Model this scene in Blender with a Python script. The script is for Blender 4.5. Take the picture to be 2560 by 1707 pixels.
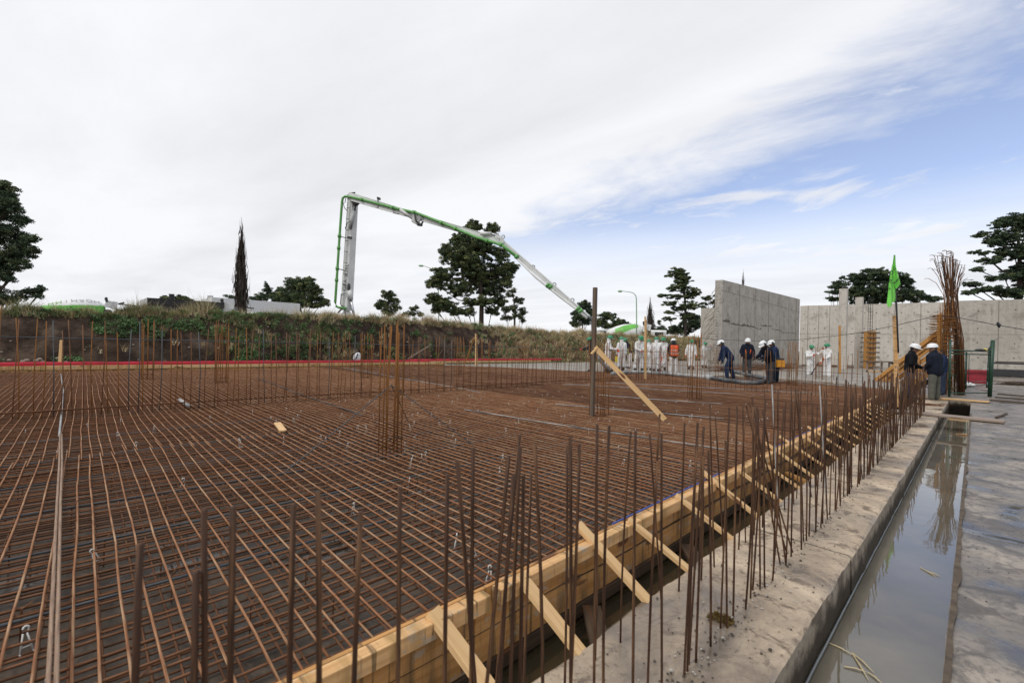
import bpy, math, random
import numpy as np
from mathutils import Vector, Matrix, noise as mnoise
R = math.radians
random.seed(7); RNG = np.random.default_rng(11)
for o in list(bpy.data.objects): bpy.data.objects.remove(o)
SC = bpy.context.scene
COL = SC.collection

# ------------------------------------------------------------------ camera
F, CY, RHO, CAMH = 1115.0, 11.5, math.atan(.0227), 1.42        # focal length in px of the 2560 px photo, horizon drop, roll, eye height
cam = bpy.data.cameras.new("Camera"); camo = bpy.data.objects.new("Camera", cam); COL.objects.link(camo)
cr, sr = math.cos(RHO), math.sin(RHO)
camo.matrix_world = Matrix(((cr, -sr, 0, 0), (0, 0, -1, 0), (sr, cr, 0, CAMH), (0, 0, 0, 1)))
cam.sensor_width = 36; cam.sensor_fit = 'HORIZONTAL'; cam.lens = 36 * F / 2560
cam.shift_y = CY / 2560
cam.clip_start = .05; cam.clip_end = 3000
SC.camera = camo
cam.dof.use_dof = True; cam.dof.focus_distance = 8.0; cam.dof.aperture_fstop = 3.5
# ------------------------------------------------------------------ light
SC.view_settings.view_transform = 'Standard'; SC.view_settings.look = 'None'
SC.view_settings.exposure = 0.0; SC.view_settings.gamma = 1.0
SUN_EL, SUN_ROT = R(48), R(-125)          # soft sun behind thin cloud, behind the camera on the left
W = bpy.data.worlds.new("World"); SC.world = W; W.use_nodes = True
nt = W.node_tree; nt.nodes.clear()
def wn(t, **k):
    n = nt.nodes.new(t)
    for a, b in k.items(): setattr(n, a, b)
    return n
def wm(op, a, b=None, c=None, clamp=False):
    n = wn('ShaderNodeMath', operation=op, use_clamp=clamp)
    for i, v in enumerate((a, b, c)):
        if v is None: continue
        if isinstance(v, (int, float)): n.inputs[i].default_value = v
        else: nt.links.new(v, n.inputs[i])
    return n.outputs[0]
def wstep(v, a, b):
    n = wn('ShaderNodeMapRange', interpolation_type='SMOOTHSTEP')
    nt.links.new(v, n.inputs[0]); n.inputs[1].default_value = a; n.inputs[2].default_value = b
    return n.outputs[0]
sky = wn('ShaderNodeTexSky', sky_type='NISHITA', sun_disc=False, sun_elevation=SUN_EL, sun_rotation=SUN_ROT)
sky.air_density = 1.0; sky.dust_density = .6; sky.ozone_density = 2.0
tc = wn('ShaderNodeTexCoord'); sep = wn('ShaderNodeSeparateXYZ'); nt.links.new(tc.outputs['Generated'], sep.inputs[0])
dx, dy, dz = sep.outputs
zz = wm('ADD', wm('MAXIMUM', dz, 0.0), .06)
pxn, pyn = wm('DIVIDE', dx, zz), wm('DIVIDE', dy, zz)
def wnoise(sx, sy, sc, det, rough, ang=0.0, off=0.0):
    ca, sa = math.cos(ang), math.sin(ang)
    u = wm('ADD', wm('MULTIPLY', pxn, ca * sx), wm('MULTIPLY', pyn, sa * sx))
    v = wm('ADD', wm('MULTIPLY', pxn, -sa * sy), wm('MULTIPLY', pyn, ca * sy))
    cb = wn('ShaderNodeCombineXYZ'); nt.links.new(u, cb.inputs[0]); nt.links.new(v, cb.inputs[1]); cb.inputs[2].default_value = off
    n = wn('ShaderNodeTexNoise'); nt.links.new(cb.outputs[0], n.inputs['Vector'])
    n.inputs['Scale'].default_value = sc; n.inputs['Detail'].default_value = det; n.inputs['Roughness'].default_value = rough
    n.inputs['Distortion'].default_value = .35
    return wm('SUBTRACT', n.outputs[0], .5)
q = wm('ADD', wm('MULTIPLY', pxn, .895), wm('MULTIPLY', pyn, .444))         # across the gap in the cloud sheet
n1 = wnoise(1, .45, 1.5, 8, .6, 1.1, 3.0); n2 = wnoise(1, .62, 2.3, 9, .6, .6, 8.0); n3 = wnoise(1, .3, 1.0, 6, .55, .9, 1.0)
left = wstep(wm('ADD', wm('ADD', q, wm('MULTIPLY', n1, 1.1)), wm('MULTIPLY', n2, 1.0)), 2.0, 1.25)
right = wm('MULTIPLY', wstep(wm('ADD', q, wm('MULTIPLY', n2, 6.5)), 2.40, 4.2), .92)
wisp = wm('MULTIPLY_ADD', wstep(n2, -.02, .18), .70, .10)
low = wstep(dz, .34, .12)
cov = wm('MAXIMUM', wm('MAXIMUM', left, right), wm('MAXIMUM', wisp, wm('MULTIPLY', low, .93)), clamp=True)
tone = wm('MULTIPLY_ADD', n3, .45, wm('MULTIPLY_ADD', n1, .22, 1.01))
tone = wm('MINIMUM', tone, 1.06)
cc = wn('ShaderNodeCombineColor')
for i, k in enumerate((8.95, 9.05, 9.35)): nt.links.new(wm('MULTIPLY', tone, k), cc.inputs[i])
bl = wn('ShaderNodeMix', data_type='RGBA', blend_type='MULTIPLY'); bl.inputs[0].default_value = 1.0
nt.links.new(sky.outputs[0], bl.inputs['A']); bl.inputs['B'].default_value = (2.15, 1.85, 1.85, 1)
mx = wn('ShaderNodeMix', data_type='RGBA'); nt.links.new(cov, mx.inputs[0]); nt.links.new(bl.outputs['Result'], mx.inputs['A']); nt.links.new(cc.outputs[0], mx.inputs['B'])
bg = wn('ShaderNodeBackground'); bg.inputs['Strength'].default_value = .10
nt.links.new(mx.outputs['Result'], bg.inputs['Color'])
wo = wn('ShaderNodeOutputWorld'); nt.links.new(bg.outputs[0], wo.inputs['Surface'])
sun = bpy.data.lights.new("Sun", 'SUN'); sun.energy = 1.5; sun.angle = R(12); sun.color = (1, .96, .9)
suno = bpy.data.objects.new("Sun", sun); COL.objects.link(suno)
sd = Vector((math.sin(SUN_ROT) * math.cos(SUN_EL), math.cos(SUN_ROT) * math.cos(SUN_EL), math.sin(SUN_EL)))
suno.rotation_euler = sd.to_track_quat('Z', 'Y').to_euler()

# ------------------------------------------------------------------ site frame: s runs along the trench, t across the slab
A_ = math.atan(1160 / F); SA, CA = math.sin(A_), math.cos(A_)
def W3(s, t, z): return np.array((s * SA - t * CA, s * CA + t * SA, z))
def Wn(s, t, z):
    s, t, z = np.broadcast_arrays(np.asarray(s, float), np.asarray(t, float), np.asarray(z, float))
    return np.stack((s * SA - t * CA, s * CA + t * SA, z), -1)
U3 = np.array((SA, CA, 0.)); V3 = np.array((-CA, SA, 0.)); Z3 = np.array((0, 0, 1.))
def ray(x, y):
    a = x - 1280; b = y - 853.5 - CY
    return np.array(((a * cr + b * sr) / F, 1.0, -(-a * sr + b * cr) / F))
def G(x, y, z):                 # point of the photo standing on a level z
    r = ray(x, y); k = (z - CAMH) / r[2]; return np.array((r[0] * k, k, z))
def atD(x, y, D):               # point of the photo at a depth D
    r = ray(x, y) * D; r[2] += CAMH; return r
def ST(p): return (p[0] * SA + p[1] * CA, -p[0] * CA + p[1] * SA)
def n2d(x, y, k=0.0): return mnoise.noise(Vector((x, y, k)))

# ------------------------------------------------------------------ mesh builder
ORG = {}
class MB:
    def __init__(s): s.V = []; s.G = []; s.L = []; s.S = []; s.M = []; s.n = 0
    def add(s, v, faces, mi=0, gr=None):
        v = np.asarray(v, float).reshape(-1, 3)
        s.V.append(v); s.G.append(v if gr is None else np.asarray(gr, float).reshape(-1, 3))
        if isinstance(faces, np.ndarray): faces = [faces]
        for f in faces:
            f = np.asarray(f, int)
            if f.ndim == 1: f = f[None]
            s.L.append((f + s.n).ravel()); s.S.append(np.full(len(f), f.shape[1])); s.M.append(np.broadcast_to(np.asarray(mi), (len(f),)).copy())
        s.n += len(v); return s
    def tube(s, pts, r, n=6, mi=0, cap=True, ref=None):
        p = np.asarray(pts, float); k = len(p)
        r = np.broadcast_to(np.asarray(r, float), (k,))
        t = np.gradient(p, axis=0); t /= np.linalg.norm(t, axis=1)[:, None] + 1e-12
        if ref is None:
            m = t.mean(0); ref = Z3 if abs(m[2]) < .8 * np.linalg.norm(m) + 1e-9 else np.array((.3, 1., 0))
        a = np.cross(t, ref); a /= np.linalg.norm(a, axis=1)[:, None] + 1e-12
        b = np.cross(a, t)
        th = np.arange(n) * 2 * np.pi / n
        ring = p[:, None] + r[:, None, None] * (np.cos(th)[None, :, None] * a[:, None] + np.sin(th)[None, :, None] * b[:, None])
        L = np.concatenate(([0], np.cumsum(np.linalg.norm(np.diff(p, axis=0), axis=1))))
        o = RNG.random(3) * 50
        gr = np.stack((np.repeat(L, n) + o[0], np.tile(np.cos(th), k) * np.repeat(r, n) + o[1], np.tile(np.sin(th), k) * np.repeat(r, n) + o[2]), -1)
        i = np.arange(k - 1)[:, None] * n; j = np.arange(n)[None]; j2 = (j + 1) % n
        fs = [np.stack((i + j, i + j2, i + n + j2, i + n + j), -1).reshape(-1, 4)]
        if cap: fs += [np.arange(n)[::-1], (k - 1) * n + np.arange(n)]
        return s.add(ring.reshape(-1, 3), fs, mi, gr)
    def beam(s, p0, p1, w, h, up=(0, 0, 1), mi=0, ch=.05, segs=1, warp=0.0):
        p0 = np.asarray(p0, float); p1 = np.asarray(p1, float); d = p1 - p0; L = np.linalg.norm(d); d = d / L
        up = np.asarray(up, float); sd = np.cross(d, up); sd /= np.linalg.norm(sd); u = np.cross(sd, d)
        c = min(w, h) * ch; a, b = w / 2, h / 2
        pr = np.array([(-a + c, -b), (a - c, -b), (a, -b + c), (a, b - c), (a - c, b), (-a + c, b), (-a, b - c), (-a, -b + c)])
        n = 8; k = segs + 1; o = RNG.random(3) * 40; V = []; GR = []
        for i in range(k):
            f = i / segs; off = (RNG.random(2) - .5) * 2 * warp if 0 < i < segs else np.zeros(2)
            V.append(p0 + d * L * f + sd * off[0] + u * off[1] + pr[:, :1] * sd + pr[:, 1:] * u)
            GR.append(np.column_stack((np.full(8, L * f), pr)) + o)
        i = np.arange(k - 1)[:, None] * n; j = np.arange(n)[None]; j2 = (j + 1) % n
        fs = [np.stack((i + j, i + j2, i + n + j2, i + n + j), -1).reshape(-1, 4), np.arange(n)[::-1], (k - 1) * n + np.arange(n)]
        return s.add(np.concatenate(V), fs, mi, np.concatenate(GR))
    def box(s, c, size, M=None, mi=0):
        c = np.asarray(c, float); X = np.eye(3) if M is None else np.asarray(M, float)   # rows: local axes
        sx, sy, sz = size
        return s.beam(c - X[0] * sx / 2, c + X[0] * sx / 2, sy, sz, X[2], mi)
    def ell(s, c, r, M=None, nu=12, nv=8, mi=0):
        X = np.eye(3) if M is None else np.asarray(M, float)
        th = np.linspace(0, np.pi, nv + 1)[1:-1]; ph = np.arange(nu) * 2 * np.pi / nu
        v = np.stack((np.outer(np.sin(th), np.cos(ph)), np.outer(np.sin(th), np.sin(ph)), np.outer(np.cos(th), np.ones(nu))), -1).reshape(-1, 3)
        v = np.vstack((v, (0, 0, 1), (0, 0, -1))) * np.asarray(r, float)
        v = v @ X + np.asarray(c, float); m = len(th)
        i = np.arange(m - 1)[:, None] * nu; j = np.arange(nu)[None]; j2 = (j + 1) % nu
        fs = [np.stack((i + j, i + nu + j, i + nu + j2, i + j2), -1).reshape(-1, 4)]
        jj = np.arange(nu); fs.append(np.stack((np.full(nu, m * nu), jj, (jj + 1) % nu), -1)); b = (m - 1) * nu
        fs.append(np.stack((np.full(nu, m * nu + 1), b + (jj + 1) % nu, b + jj), -1))
        return s.add(v, fs, mi)
    def cap(s, p0, p1, r0, r1, mi=0, n=12):        # tapered capsule, closed
        p0 = np.asarray(p0, float); p1 = np.asarray(p1, float); d = p1 - p0; L = np.linalg.norm(d) + 1e-9; d = d / L
        pts, rr = [], []
        for a in (-85, -60, -30, 0): pts.append(p0 + d * r0 * math.sin(R(a))); rr.append(r0 * math.cos(R(a)))
        for a in (0, 30, 60, 85): pts.append(p1 + d * r1 * math.sin(R(a))); rr.append(r1 * math.cos(R(a)))
        return s.tube(pts, rr, n, mi)
    def lathe(s, prof, c, X, n=24, mi=0, cap=True):
        prof = np.asarray(prof, float); th = np.arange(n) * 2 * np.pi / n; c = np.asarray(c, float); X = np.asarray(X, float)
        v = np.stack((prof[:, :1] * np.cos(th), prof[:, :1] * np.sin(th), np.repeat(prof[:, 1:], n, 1)), -1).reshape(-1, 3) @ X + c
        k = len(prof); i = np.arange(k - 1)[:, None] * n; j = np.arange(n)[None]; j2 = (j + 1) % n
        fs = [np.stack((i + j, i + j2, i + n + j2, i + n + j), -1).reshape(-1, 4)]
        if cap: fs += [np.arange(n)[::-1], (k - 1) * n + np.arange(n)]
        return s.add(v, fs, mi)
    def grid(s, P, mi=0, flip=False):
        a, b = P.shape[:2]; i = np.arange(a - 1)[:, None] * b; j = np.arange(b - 1)[None]
        f = np.stack((i + j, i + j + 1, i + b + j + 1, i + b + j), -1).reshape(-1, 4)
        return s.add(P.reshape(-1, 3), f[:, ::-1] if flip else f, mi)
    def mesh(s, name, org, mats, smooth):
        v = np.concatenate(s.V) - np.asarray(org); L = np.concatenate(s.L); S = np.concatenate(s.S); M = np.concatenate(s.M)
        me = bpy.data.meshes.new(name); me.vertices.add(len(v)); me.vertices.foreach_set('co', v.astype(np.float32).ravel())
        me.loops.add(len(L)); me.loops.foreach_set('vertex_index', L.astype(np.int32))
        me.polygons.add(len(S)); me.polygons.foreach_set('loop_start', np.concatenate(([0], np.cumsum(S)[:-1])).astype(np.int32))
        me.polygons.foreach_set('material_index', M.astype(np.int32)); me.polygons.foreach_set('use_smooth', np.full(len(S), bool(smooth)))
        for m in mats: me.materials.append(m)
        at = me.attributes.new('gr', 'FLOAT_VECTOR', 'POINT'); at.data.foreach_set('vector', np.concatenate(s.G).astype(np.float32).ravel())
        me.update(calc_edges=True); return me
    def build(s, name, mats, parent=None, org=None, smooth=False, **props):
        if not isinstance(mats, (list, tuple)): mats = [mats]
        if parent is not None: org = ORG[parent.name]
        elif org is None:
            v = np.concatenate(s.V); org = (v.min(0) + v.max(0)) / 2; org[2] = v[:, 2].min()
        o = bpy.data.objects.new(name, s.mesh(name, org, mats, smooth)); COL.objects.link(o)
        if parent is not None: o.parent = parent
        else: o.location = org
        ORG[o.name] = np.asarray(org, float)
        tag(o, **props); return o
def tag(o, label=None, cat=None, group=None, kind=None):
    if label: o['label'] = label
    if cat: o['category'] = cat
    if group: o['group'] = group
    if kind: o['kind'] = kind
def thing(name, label, cat, loc, group=None):
    o = bpy.data.objects.new(name, None); o.empty_display_size = .2; COL.objects.link(o); o.location = tuple(loc)
    ORG[o.name] = np.asarray(loc, float); tag(o, label, cat, group); return o
def dup(root, loc, rotz=0.0, label=None, group=None, scale=None):
    def cp(o, par):
        c = o.copy(); COL.objects.link(c); c.parent = par
        for ch in list(o.children): cp(ch, c)
        return c
    r = cp(root, None); r.location = tuple(loc); r.rotation_euler.z = rotz
    if scale: r.scale = (scale, scale, scale)
    if label: r['label'] = label
    if group: r['group'] = group
    return r
def remeshed(mb, vox, it=3):
    me = mb.mesh('tmp', (0, 0, 0), [], False); o = bpy.data.objects.new('tmp', me); COL.objects.link(o)
    m = o.modifiers.new('r', 'REMESH'); m.mode = 'VOXEL'; m.voxel_size = vox
    m = o.modifiers.new('s', 'SMOOTH'); m.factor = .5; m.iterations = it
    dg = bpy.context.evaluated_depsgraph_get(); dg.update(); e = o.evaluated_get(dg); x = e.to_mesh()
    v = np.zeros(len(x.vertices) * 3, np.float32); x.vertices.foreach_get('co', v)
    li = np.zeros(len(x.loops), np.int32); x.loops.foreach_get('vertex_index', li); sz = np.zeros(len(x.polygons), np.int32); x.polygons.foreach_get('loop_total', sz)
    e.to_mesh_clear(); bpy.data.objects.remove(o); bpy.data.meshes.remove(me)
    return v.reshape(-1, 3), li.reshape(-1, 4) if (sz == 4).all() else [li[a:a + b] for a, b in zip(np.cumsum(sz) - sz, sz)]

# ------------------------------------------------------------------ materials
def new_mat(name):
    m = bpy.data.materials.new(name); m.use_nodes = True; return m, m.node_tree, m.node_tree.nodes['Principled BSDF']
def ramp(t, fac, stops):
    r = t.nodes.new('ShaderNodeValToRGB'); t.links.new(fac, r.inputs[0]); e = r.color_ramp.elements
    while len(e) < len(stops): e.new(.5)
    for k, (p, c) in zip(e, stops): k.position = p; k.color = (c[0], c[1], c[2], 1) if not isinstance(c, (int, float)) else (c, c, c, 1)
    return r.outputs[0]
def coords(t, kind, sc=(1, 1, 1)):
    if kind == 'gr':
        a = t.nodes.new('ShaderNodeAttribute'); a.attribute_name = 'gr'; v = a.outputs['Vector']
    elif kind == 'pos': v = t.nodes.new('ShaderNodeNewGeometry').outputs['Position']
    else: v = t.nodes.new('ShaderNodeTexCoord').outputs['Object']
    mp = t.nodes.new('ShaderNodeMapping'); t.links.new(v, mp.inputs[0]); mp.inputs['Scale'].default_value = sc
    return mp.outputs[0], mp
def tnoise(t, v, sc, det=5, rough=.6, dist=0.0):
    n = t.nodes.new('ShaderNodeTexNoise'); t.links.new(v, n.inputs['Vector']); n.inputs['Scale'].default_value = sc
    n.inputs['Detail'].default_value = det; n.inputs['Roughness'].default_value = rough; n.inputs['Distortion'].default_value = dist; return n.outputs[0]
def tmix(t, fac, a, b, mode='MIX'):
    m = t.nodes.new('ShaderNodeMix'); m.data_type = 'RGBA'; m.blend_type = mode
    for s_, v in ((m.inputs[0], fac), (m.inputs['A'], a), (m.inputs['B'], b)):
        if hasattr(v, 'is_linked'): t.links.new(v, s_)
        elif isinstance(v, (int, float)): s_.default_value = v
        else: s_.default_value = (v[0], v[1], v[2], 1)
    return m.outputs['Result']
def tmath(t, op, a, b=0.0, clamp=False):
    m = t.nodes.new('ShaderNodeMath'); m.operation = op; m.use_clamp = clamp
    for s_, v in zip(m.inputs, (a, b)):
        if hasattr(v, 'is_linked'): t.links.new(v, s_)
        else: s_.default_value = v
    return m.outputs[0]
def tbump(t, b, h, strength, dist=.01):
    n = t.nodes.new('ShaderNodeBump'); t.links.new(h, n.inputs['Height']); n.inputs['Strength'].default_value = strength; n.inputs['Distance'].default_value = dist
    t.links.new(n.outputs[0], b.inputs['Normal'])
def mottled(name, c1, c2, sc=4.0, rough=.7, bump=.2, bdist=.01, kind='obj', stretch=(1, 1, 1), metal=0.0, c3=None, sc3=1.0, spec=.5, rr=None, lo=.35, hi=.65):
    m, t, b = new_mat(name); v, _ = coords(t, kind, stretch)
    n = tnoise(t, v, sc); col = ramp(t, n, [(lo, c1), (hi, c2)])
    if c3 is not None:
        k = ramp(t, tnoise(t, v, sc3, 6, .65), [(.5, 0), (.62, 1)]); col = tmix(t, k, col, c3)
    t.links.new(col, b.inputs['Base Color']); b.inputs['Metallic'].default_value = metal; b.inputs['Specular IOR Level'].default_value = spec
    if rr: t.links.new(ramp(t, tnoise(t, v, sc * .7, 4), [(.35, rr[0]), (.65, rr[1])]), b.inputs['Roughness'])
    else: b.inputs['Roughness'].default_value = rough
    if bump: tbump(t, b, tnoise(t, v, sc * 6, 4), bump, bdist)
    return m
def plain(name, c, rough=.5, metal=0.0, var=.12, sc=6.0, bump=0.0, spec=.5):
    c = np.array(c); return mottled(name, tuple(c * (1 - var)), tuple(np.minimum(c * (1 + var), 1)), sc, rough, bump, .01, metal=metal, spec=spec)

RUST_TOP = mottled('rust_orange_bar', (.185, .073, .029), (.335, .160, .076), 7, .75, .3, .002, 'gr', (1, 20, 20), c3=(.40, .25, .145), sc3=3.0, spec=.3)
RUST_FAR_SHADED = mottled('rust_shaded_far_bar', (.082, .034, .017), (.155, .070, .034), 5, .75, .2, .002, 'gr', (1, 20, 20), c3=(.26, .14, .075), sc3=1.6, spec=.3)  # same cross-bar rust, darkened: shade between the dense far bars put into the colour
RUST_LONG = mottled('rust_brown_bar', (.100, .043, .019), (.225, .100, .046), 6, .72, .3, .002, 'gr', (1, 20, 20), spec=.35)
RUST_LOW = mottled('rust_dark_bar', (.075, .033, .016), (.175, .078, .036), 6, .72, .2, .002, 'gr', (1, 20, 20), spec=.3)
RUST_START = mottled('starter_rust', (.034, .017, .010), (.080, .036, .018), 8, .7, .4, .002, 'gr', (1.2, 25, 25), c3=(.15, .075, .035), sc3=2.0, spec=.3)
RUST_CAGE = mottled('cage_rust', (.15, .06, .014), (.27, .115, .028), 6, .75, .3, .002, 'gr', (1, 20, 20), spec=.3)
STEEL = mottled('new_steel_bar', (.045, .052, .058), (.10, .112, .122), 8, .5, .2, .002, 'gr', (1, 20, 20), metal=.4)
WIRE = plain('black_wire', (.02, .022, .024), .5)
def wood(name, ca, cb, knot=(.16, .07, .03), rough=.7, stain=None):
    m, t, b = new_mat(name); v, _ = coords(t, 'gr', (.9, 26, 26))
    n = tnoise(t, v, 1.6, 6, .6, .8); col = ramp(t, n, [(.3, ca), (.68, cb)])
    v2, _ = coords(t, 'gr', (2.4, 9, 9)); k = ramp(t, tnoise(t, v2, 1.0, 2, .4), [(.66, 0), (.71, 1)]); col = tmix(t, k, col, knot)
    if stain:
        v5, _ = coords(t, 'gr', (30, 1.6, 1.6)); k5 = ramp(t, tnoise(t, v5, 1.0, 4, .6), [(.55, 0), (.63, .75)]); col = tmix(t, k5, col, (.085, .06, .032))
        v6, _ = coords(t, 'gr', (9, 14, 14)); k6 = ramp(t, tnoise(t, v6, 1.0, 7, .7), [(.56, 0), (.62, .7)]); col = tmix(t, k6, col, (.40, .355, .29))
        v3, _ = coords(t, 'gr', (7, 1.2, 1.2)); k3 = ramp(t, tnoise(t, v3, 1.0, 5, .6), [(.50, 0), (.62, .8)]); col = tmix(t, k3, col, stain)
    t.links.new(col, b.inputs['Base Color']); b.inputs['Roughness'].default_value = rough; b.inputs['Specular IOR Level'].default_value = .25
    tbump(t, b, n, .35, .003); return m
PINE = wood('pine_board', (.56, .34, .15), (.74, .51, .27))
PINE_FORM = wood('wet_pine_board', (.52, .285, .115), (.72, .46, .225), stain=(.36, .22, .085))
PLY = wood('stained_plywood', (.40, .185, .055), (.58, .315, .115), stain=(.20, .12, .055))
PINE_DARK = wood('dark_wet_board', (.045, .03, .02), (.10, .065, .04))
POSTWOOD = wood('weathered_post', (.075, .055, .04), (.17, .128, .093))
ORANGEWOOD = wood('orange_formwork_board', (.42, .19, .05), (.58, .31, .10))
PLANKGREY = wood('grey_scaffold_plank', (.20, .155, .125), (.34, .27, .22))

def concrete(name, ca, cb, dark, wet=None, sc=1.2, streak=False, pud=(.56, .62), rough=.85, bump=.4, crack=None, joints=None, spec=.36):
    m, t, b = new_mat(name); v, _ = coords(t, 'obj')
    col = ramp(t, tnoise(t, v, sc, 7, .65), [(.3, ca), (.7, cb)])
    k = ramp(t, tnoise(t, v, sc * 2.3, 8, .7, .6), [(.53, 0), (.61, .8)]); col = tmix(t, k, col, dark)
    k = ramp(t, tnoise(t, v, sc * 8.5, 8, .75, .4), [(.555, 0), (.61, .7)]); col = tmix(t, k, col, dark)
    fine = tnoise(t, v, 38, 4, .7); col = tmix(t, .5, col, ramp(t, fine, [(.3, .30), (.7, .75)]), 'SOFT_LIGHT')
    if streak:
        v2, _ = coords(t, 'obj', (2.6, 2.6, .16)); k = ramp(t, tnoise(t, v2, 1.6, 6, .65), [(.42, 0), (.7, .42)]); col = tmix(t, k, col, dark)
        v4, _ = coords(t, 'obj', (5, 5, .1)); k = ramp(t, tnoise(t, v4, 1.3, 3, .6), [(.55, 0), (.75, .3)]); col = tmix(t, k, col, tuple(np.array(cb) * 1.15))
    r = None
    if wet is not None:
        wmask = ramp(t, tnoise(t, v, sc * .62, 6, .6, .7), [(pud[0] - .16, 0), (pud[0], .55), (pud[1], 1)])
        col = tmix(t, wmask, col, wet); r = ramp(t, wmask, [(0, rough), (.5, .42), (1, .06)])
        t.links.new(r, b.inputs['Roughness'])
    else: b.inputs['Roughness'].default_value = rough
    if crack: col = crack(t, col)
    t.links.new(col, b.inputs['Base Color']); b.inputs['Specular IOR Level'].default_value = spec if wet is not None else .25
    h = tnoise(t, v, 22, 6, .7)
    if wet is not None: h = tmath(t, 'MULTIPLY', h, tmath(t, 'SUBTRACT', 1.05, wmask))
    tbump(t, b, h, bump, .012); return m
STRIPC = concrete('sandy_concrete', (.38, .29, .205), (.62, .50, .365), (.115, .082, .056), (.15, .118, .09), 2.2, pud=(.56, .68), rough=.8, bump=.8)
def dampline(t, col):
    g = t.nodes.new('ShaderNodeTexCoord'); sp = t.nodes.new('ShaderNodeSeparateXYZ'); t.links.new(g.outputs['Object'], sp.inputs[0])
    v, _ = coords(t, 'obj', (5, 5, 2.2)); e = tmath(t, 'ADD', sp.outputs[2], tmath(t, 'MULTIPLY', tnoise(t, v, 1.0, 7, .7), .34))
    return tmix(t, ramp(t, tmath(t, 'ADD', e, .5), [(.52, .93), (.60, 0)]), col, (.050, .038, .026))
STRIPSIDE = concrete('stained_concrete_side', (.29, .24, .185), (.40, .35, .285), (.13, .10, .075), sc=2.4, streak=False, rough=.6, bump=.8, crack=dampline)
def crackweb(t, col):
    v, _ = coords(t, 'obj', (.35, .35, .35)); vv = t.nodes.new('ShaderNodeTexVoronoi'); vv.feature = 'DISTANCE_TO_EDGE'; vv.inputs['Scale'].default_value = 1.0
    d = t.nodes.new('ShaderNodeVectorMath'); d.operation = 'ADD'; n = t.nodes.new('ShaderNodeTexNoise'); t.links.new(v, n.inputs['Vector']); n.inputs['Scale'].default_value = 3; n.inputs['Detail'].default_value = 6
    t.links.new(v, d.inputs[0]); sc_ = t.nodes.new('ShaderNodeVectorMath'); sc_.operation = 'SCALE'; t.links.new(n.outputs['Color'], sc_.inputs[0]); sc_.inputs['Scale'].default_value = .35; t.links.new(sc_.outputs[0], d.inputs[1]); t.links.new(d.outputs[0], vv.inputs['Vector'])
    v2, _ = coords(t, 'obj', (1, 1, 1)); k = ramp(t, tnoise(t, v2, 5.5, 8, .75, .8), [(.50, 0), (.60, .75)])
    col = tmix(t, k, col, (.085, .072, .06))
    return tmix(t, ramp(t, vv.outputs['Distance'], [(0, .8), (.008, .6), (.02, 0)]), col, (.05, .042, .036))
APRON = concrete('wet_concrete_floor', (.17, .138, .108), (.40, .34, .275), (.062, .050, .039), (.085, .078, .07), 1.7, pud=(.545, .615), rough=.5, bump=.5, crack=crackweb, spec=.6)
POUR = concrete('fresh_concrete', (.23, .205, .172), (.34, .308, .262), (.14, .122, .10), (.19, .172, .15), 1.0, pud=(.62, .80), rough=.85, bump=.6)
def crackline(t, col):
    g = t.nodes.new('ShaderNodeTexCoord'); sp = t.nodes.new('ShaderNodeSeparateXYZ'); t.links.new(g.outputs['Object'], sp.inputs[0])
    v, _ = coords(t, 'obj', (.55, .55, .02)); v2, _ = coords(t, 'obj', (3.5, 3.5, 1.0))
    j = tmath(t, 'ADD', tmath(t, 'MULTIPLY', tnoise(t, v, 1.0, 2, .5), 1.0), tmath(t, 'MULTIPLY', tnoise(t, v2, 1.0, 5, .7), .75))
    d = tmath(t, 'SUBTRACT', sp.outputs[2], tmath(t, 'ADD', 1.95, j))
    up = ramp(t, tmath(t, 'MULTIPLY', d, 1.6), [(0.0, 0), (.004, 1), (.035, .9), (.09, .45), (.40, 0)])
    br = ramp(t, tnoise(t, v2, .8, 4, .6), [(.38, .25), (.52, 1)])
    return tmix(t, tmath(t, 'MULTIPLY', up, br), col, (.055, .045, .036))
WALLA = concrete('dark_wall_concrete', (.37, .35, .312), (.49, .465, .42), (.245, .226, .196), sc=.9, streak=True, bump=.25)
WALLB = concrete('pale_wall_concrete', (.47, .435, .385), (.58, .545, .49), (.33, .30, .26), sc=.5, streak=True, bump=.2)
WALLC = concrete('grey_wall_concrete', (.36, .335, .295), (.47, .44, .39), (.25, .23, .20), sc=.5, streak=True, bump=.2)
JOINT = plain('wall_joint', (.17, .15, .125), .9)
HOLE = plain('tie_hole', (.05, .045, .04), .9)
MUD = concrete('wet_mud_floor', (.062, .046, .033), (.14, .105, .075), (.028, .021, .016), (.048, .038, .029), 1.8, pud=(.54, .62), rough=.7, bump=.8)
SOIL = mottled('dark_soil', (.028, .019, .015), (.068, .048, .036), 2.2, .95, 1.0, .06, 'obj', c3=(.11, .08, .058), sc3=.9, spec=.1)
SITE = mottled('site_soil', (.09, .07, .05), (.15, .12, .09), .4, .95, .5, .05, 'obj', spec=.1)
def water(name, c, rip=.06):
    m, t, b = new_mat(name); v, _ = coords(t, 'obj'); b.inputs['Base Color'].default_value = (*c, 1)
    t.links.new(ramp(t, tnoise(t, v, 1.3, 3), [(.3, tuple(np.array(c) * .8)), (.7, tuple(np.array(c) * 1.2))]), b.inputs['Base Color'])
    b.inputs['Roughness'].default_value = .025; b.inputs['IOR'].default_value = 1.8; b.inputs['Specular IOR Level'].default_value = .5
    v2, _ = coords(t, 'obj', (1, 1, 1)); tbump(t, b, tnoise(t, v2, 3.5, 2, .4), rip, .02); return m
WATER = water('muddy_water', (.16, .142, .108))
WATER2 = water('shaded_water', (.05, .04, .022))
REDTAPE = plain('red_plastic_sheet', (.50, .015, .035), .45, var=.18, sc=2)
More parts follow.
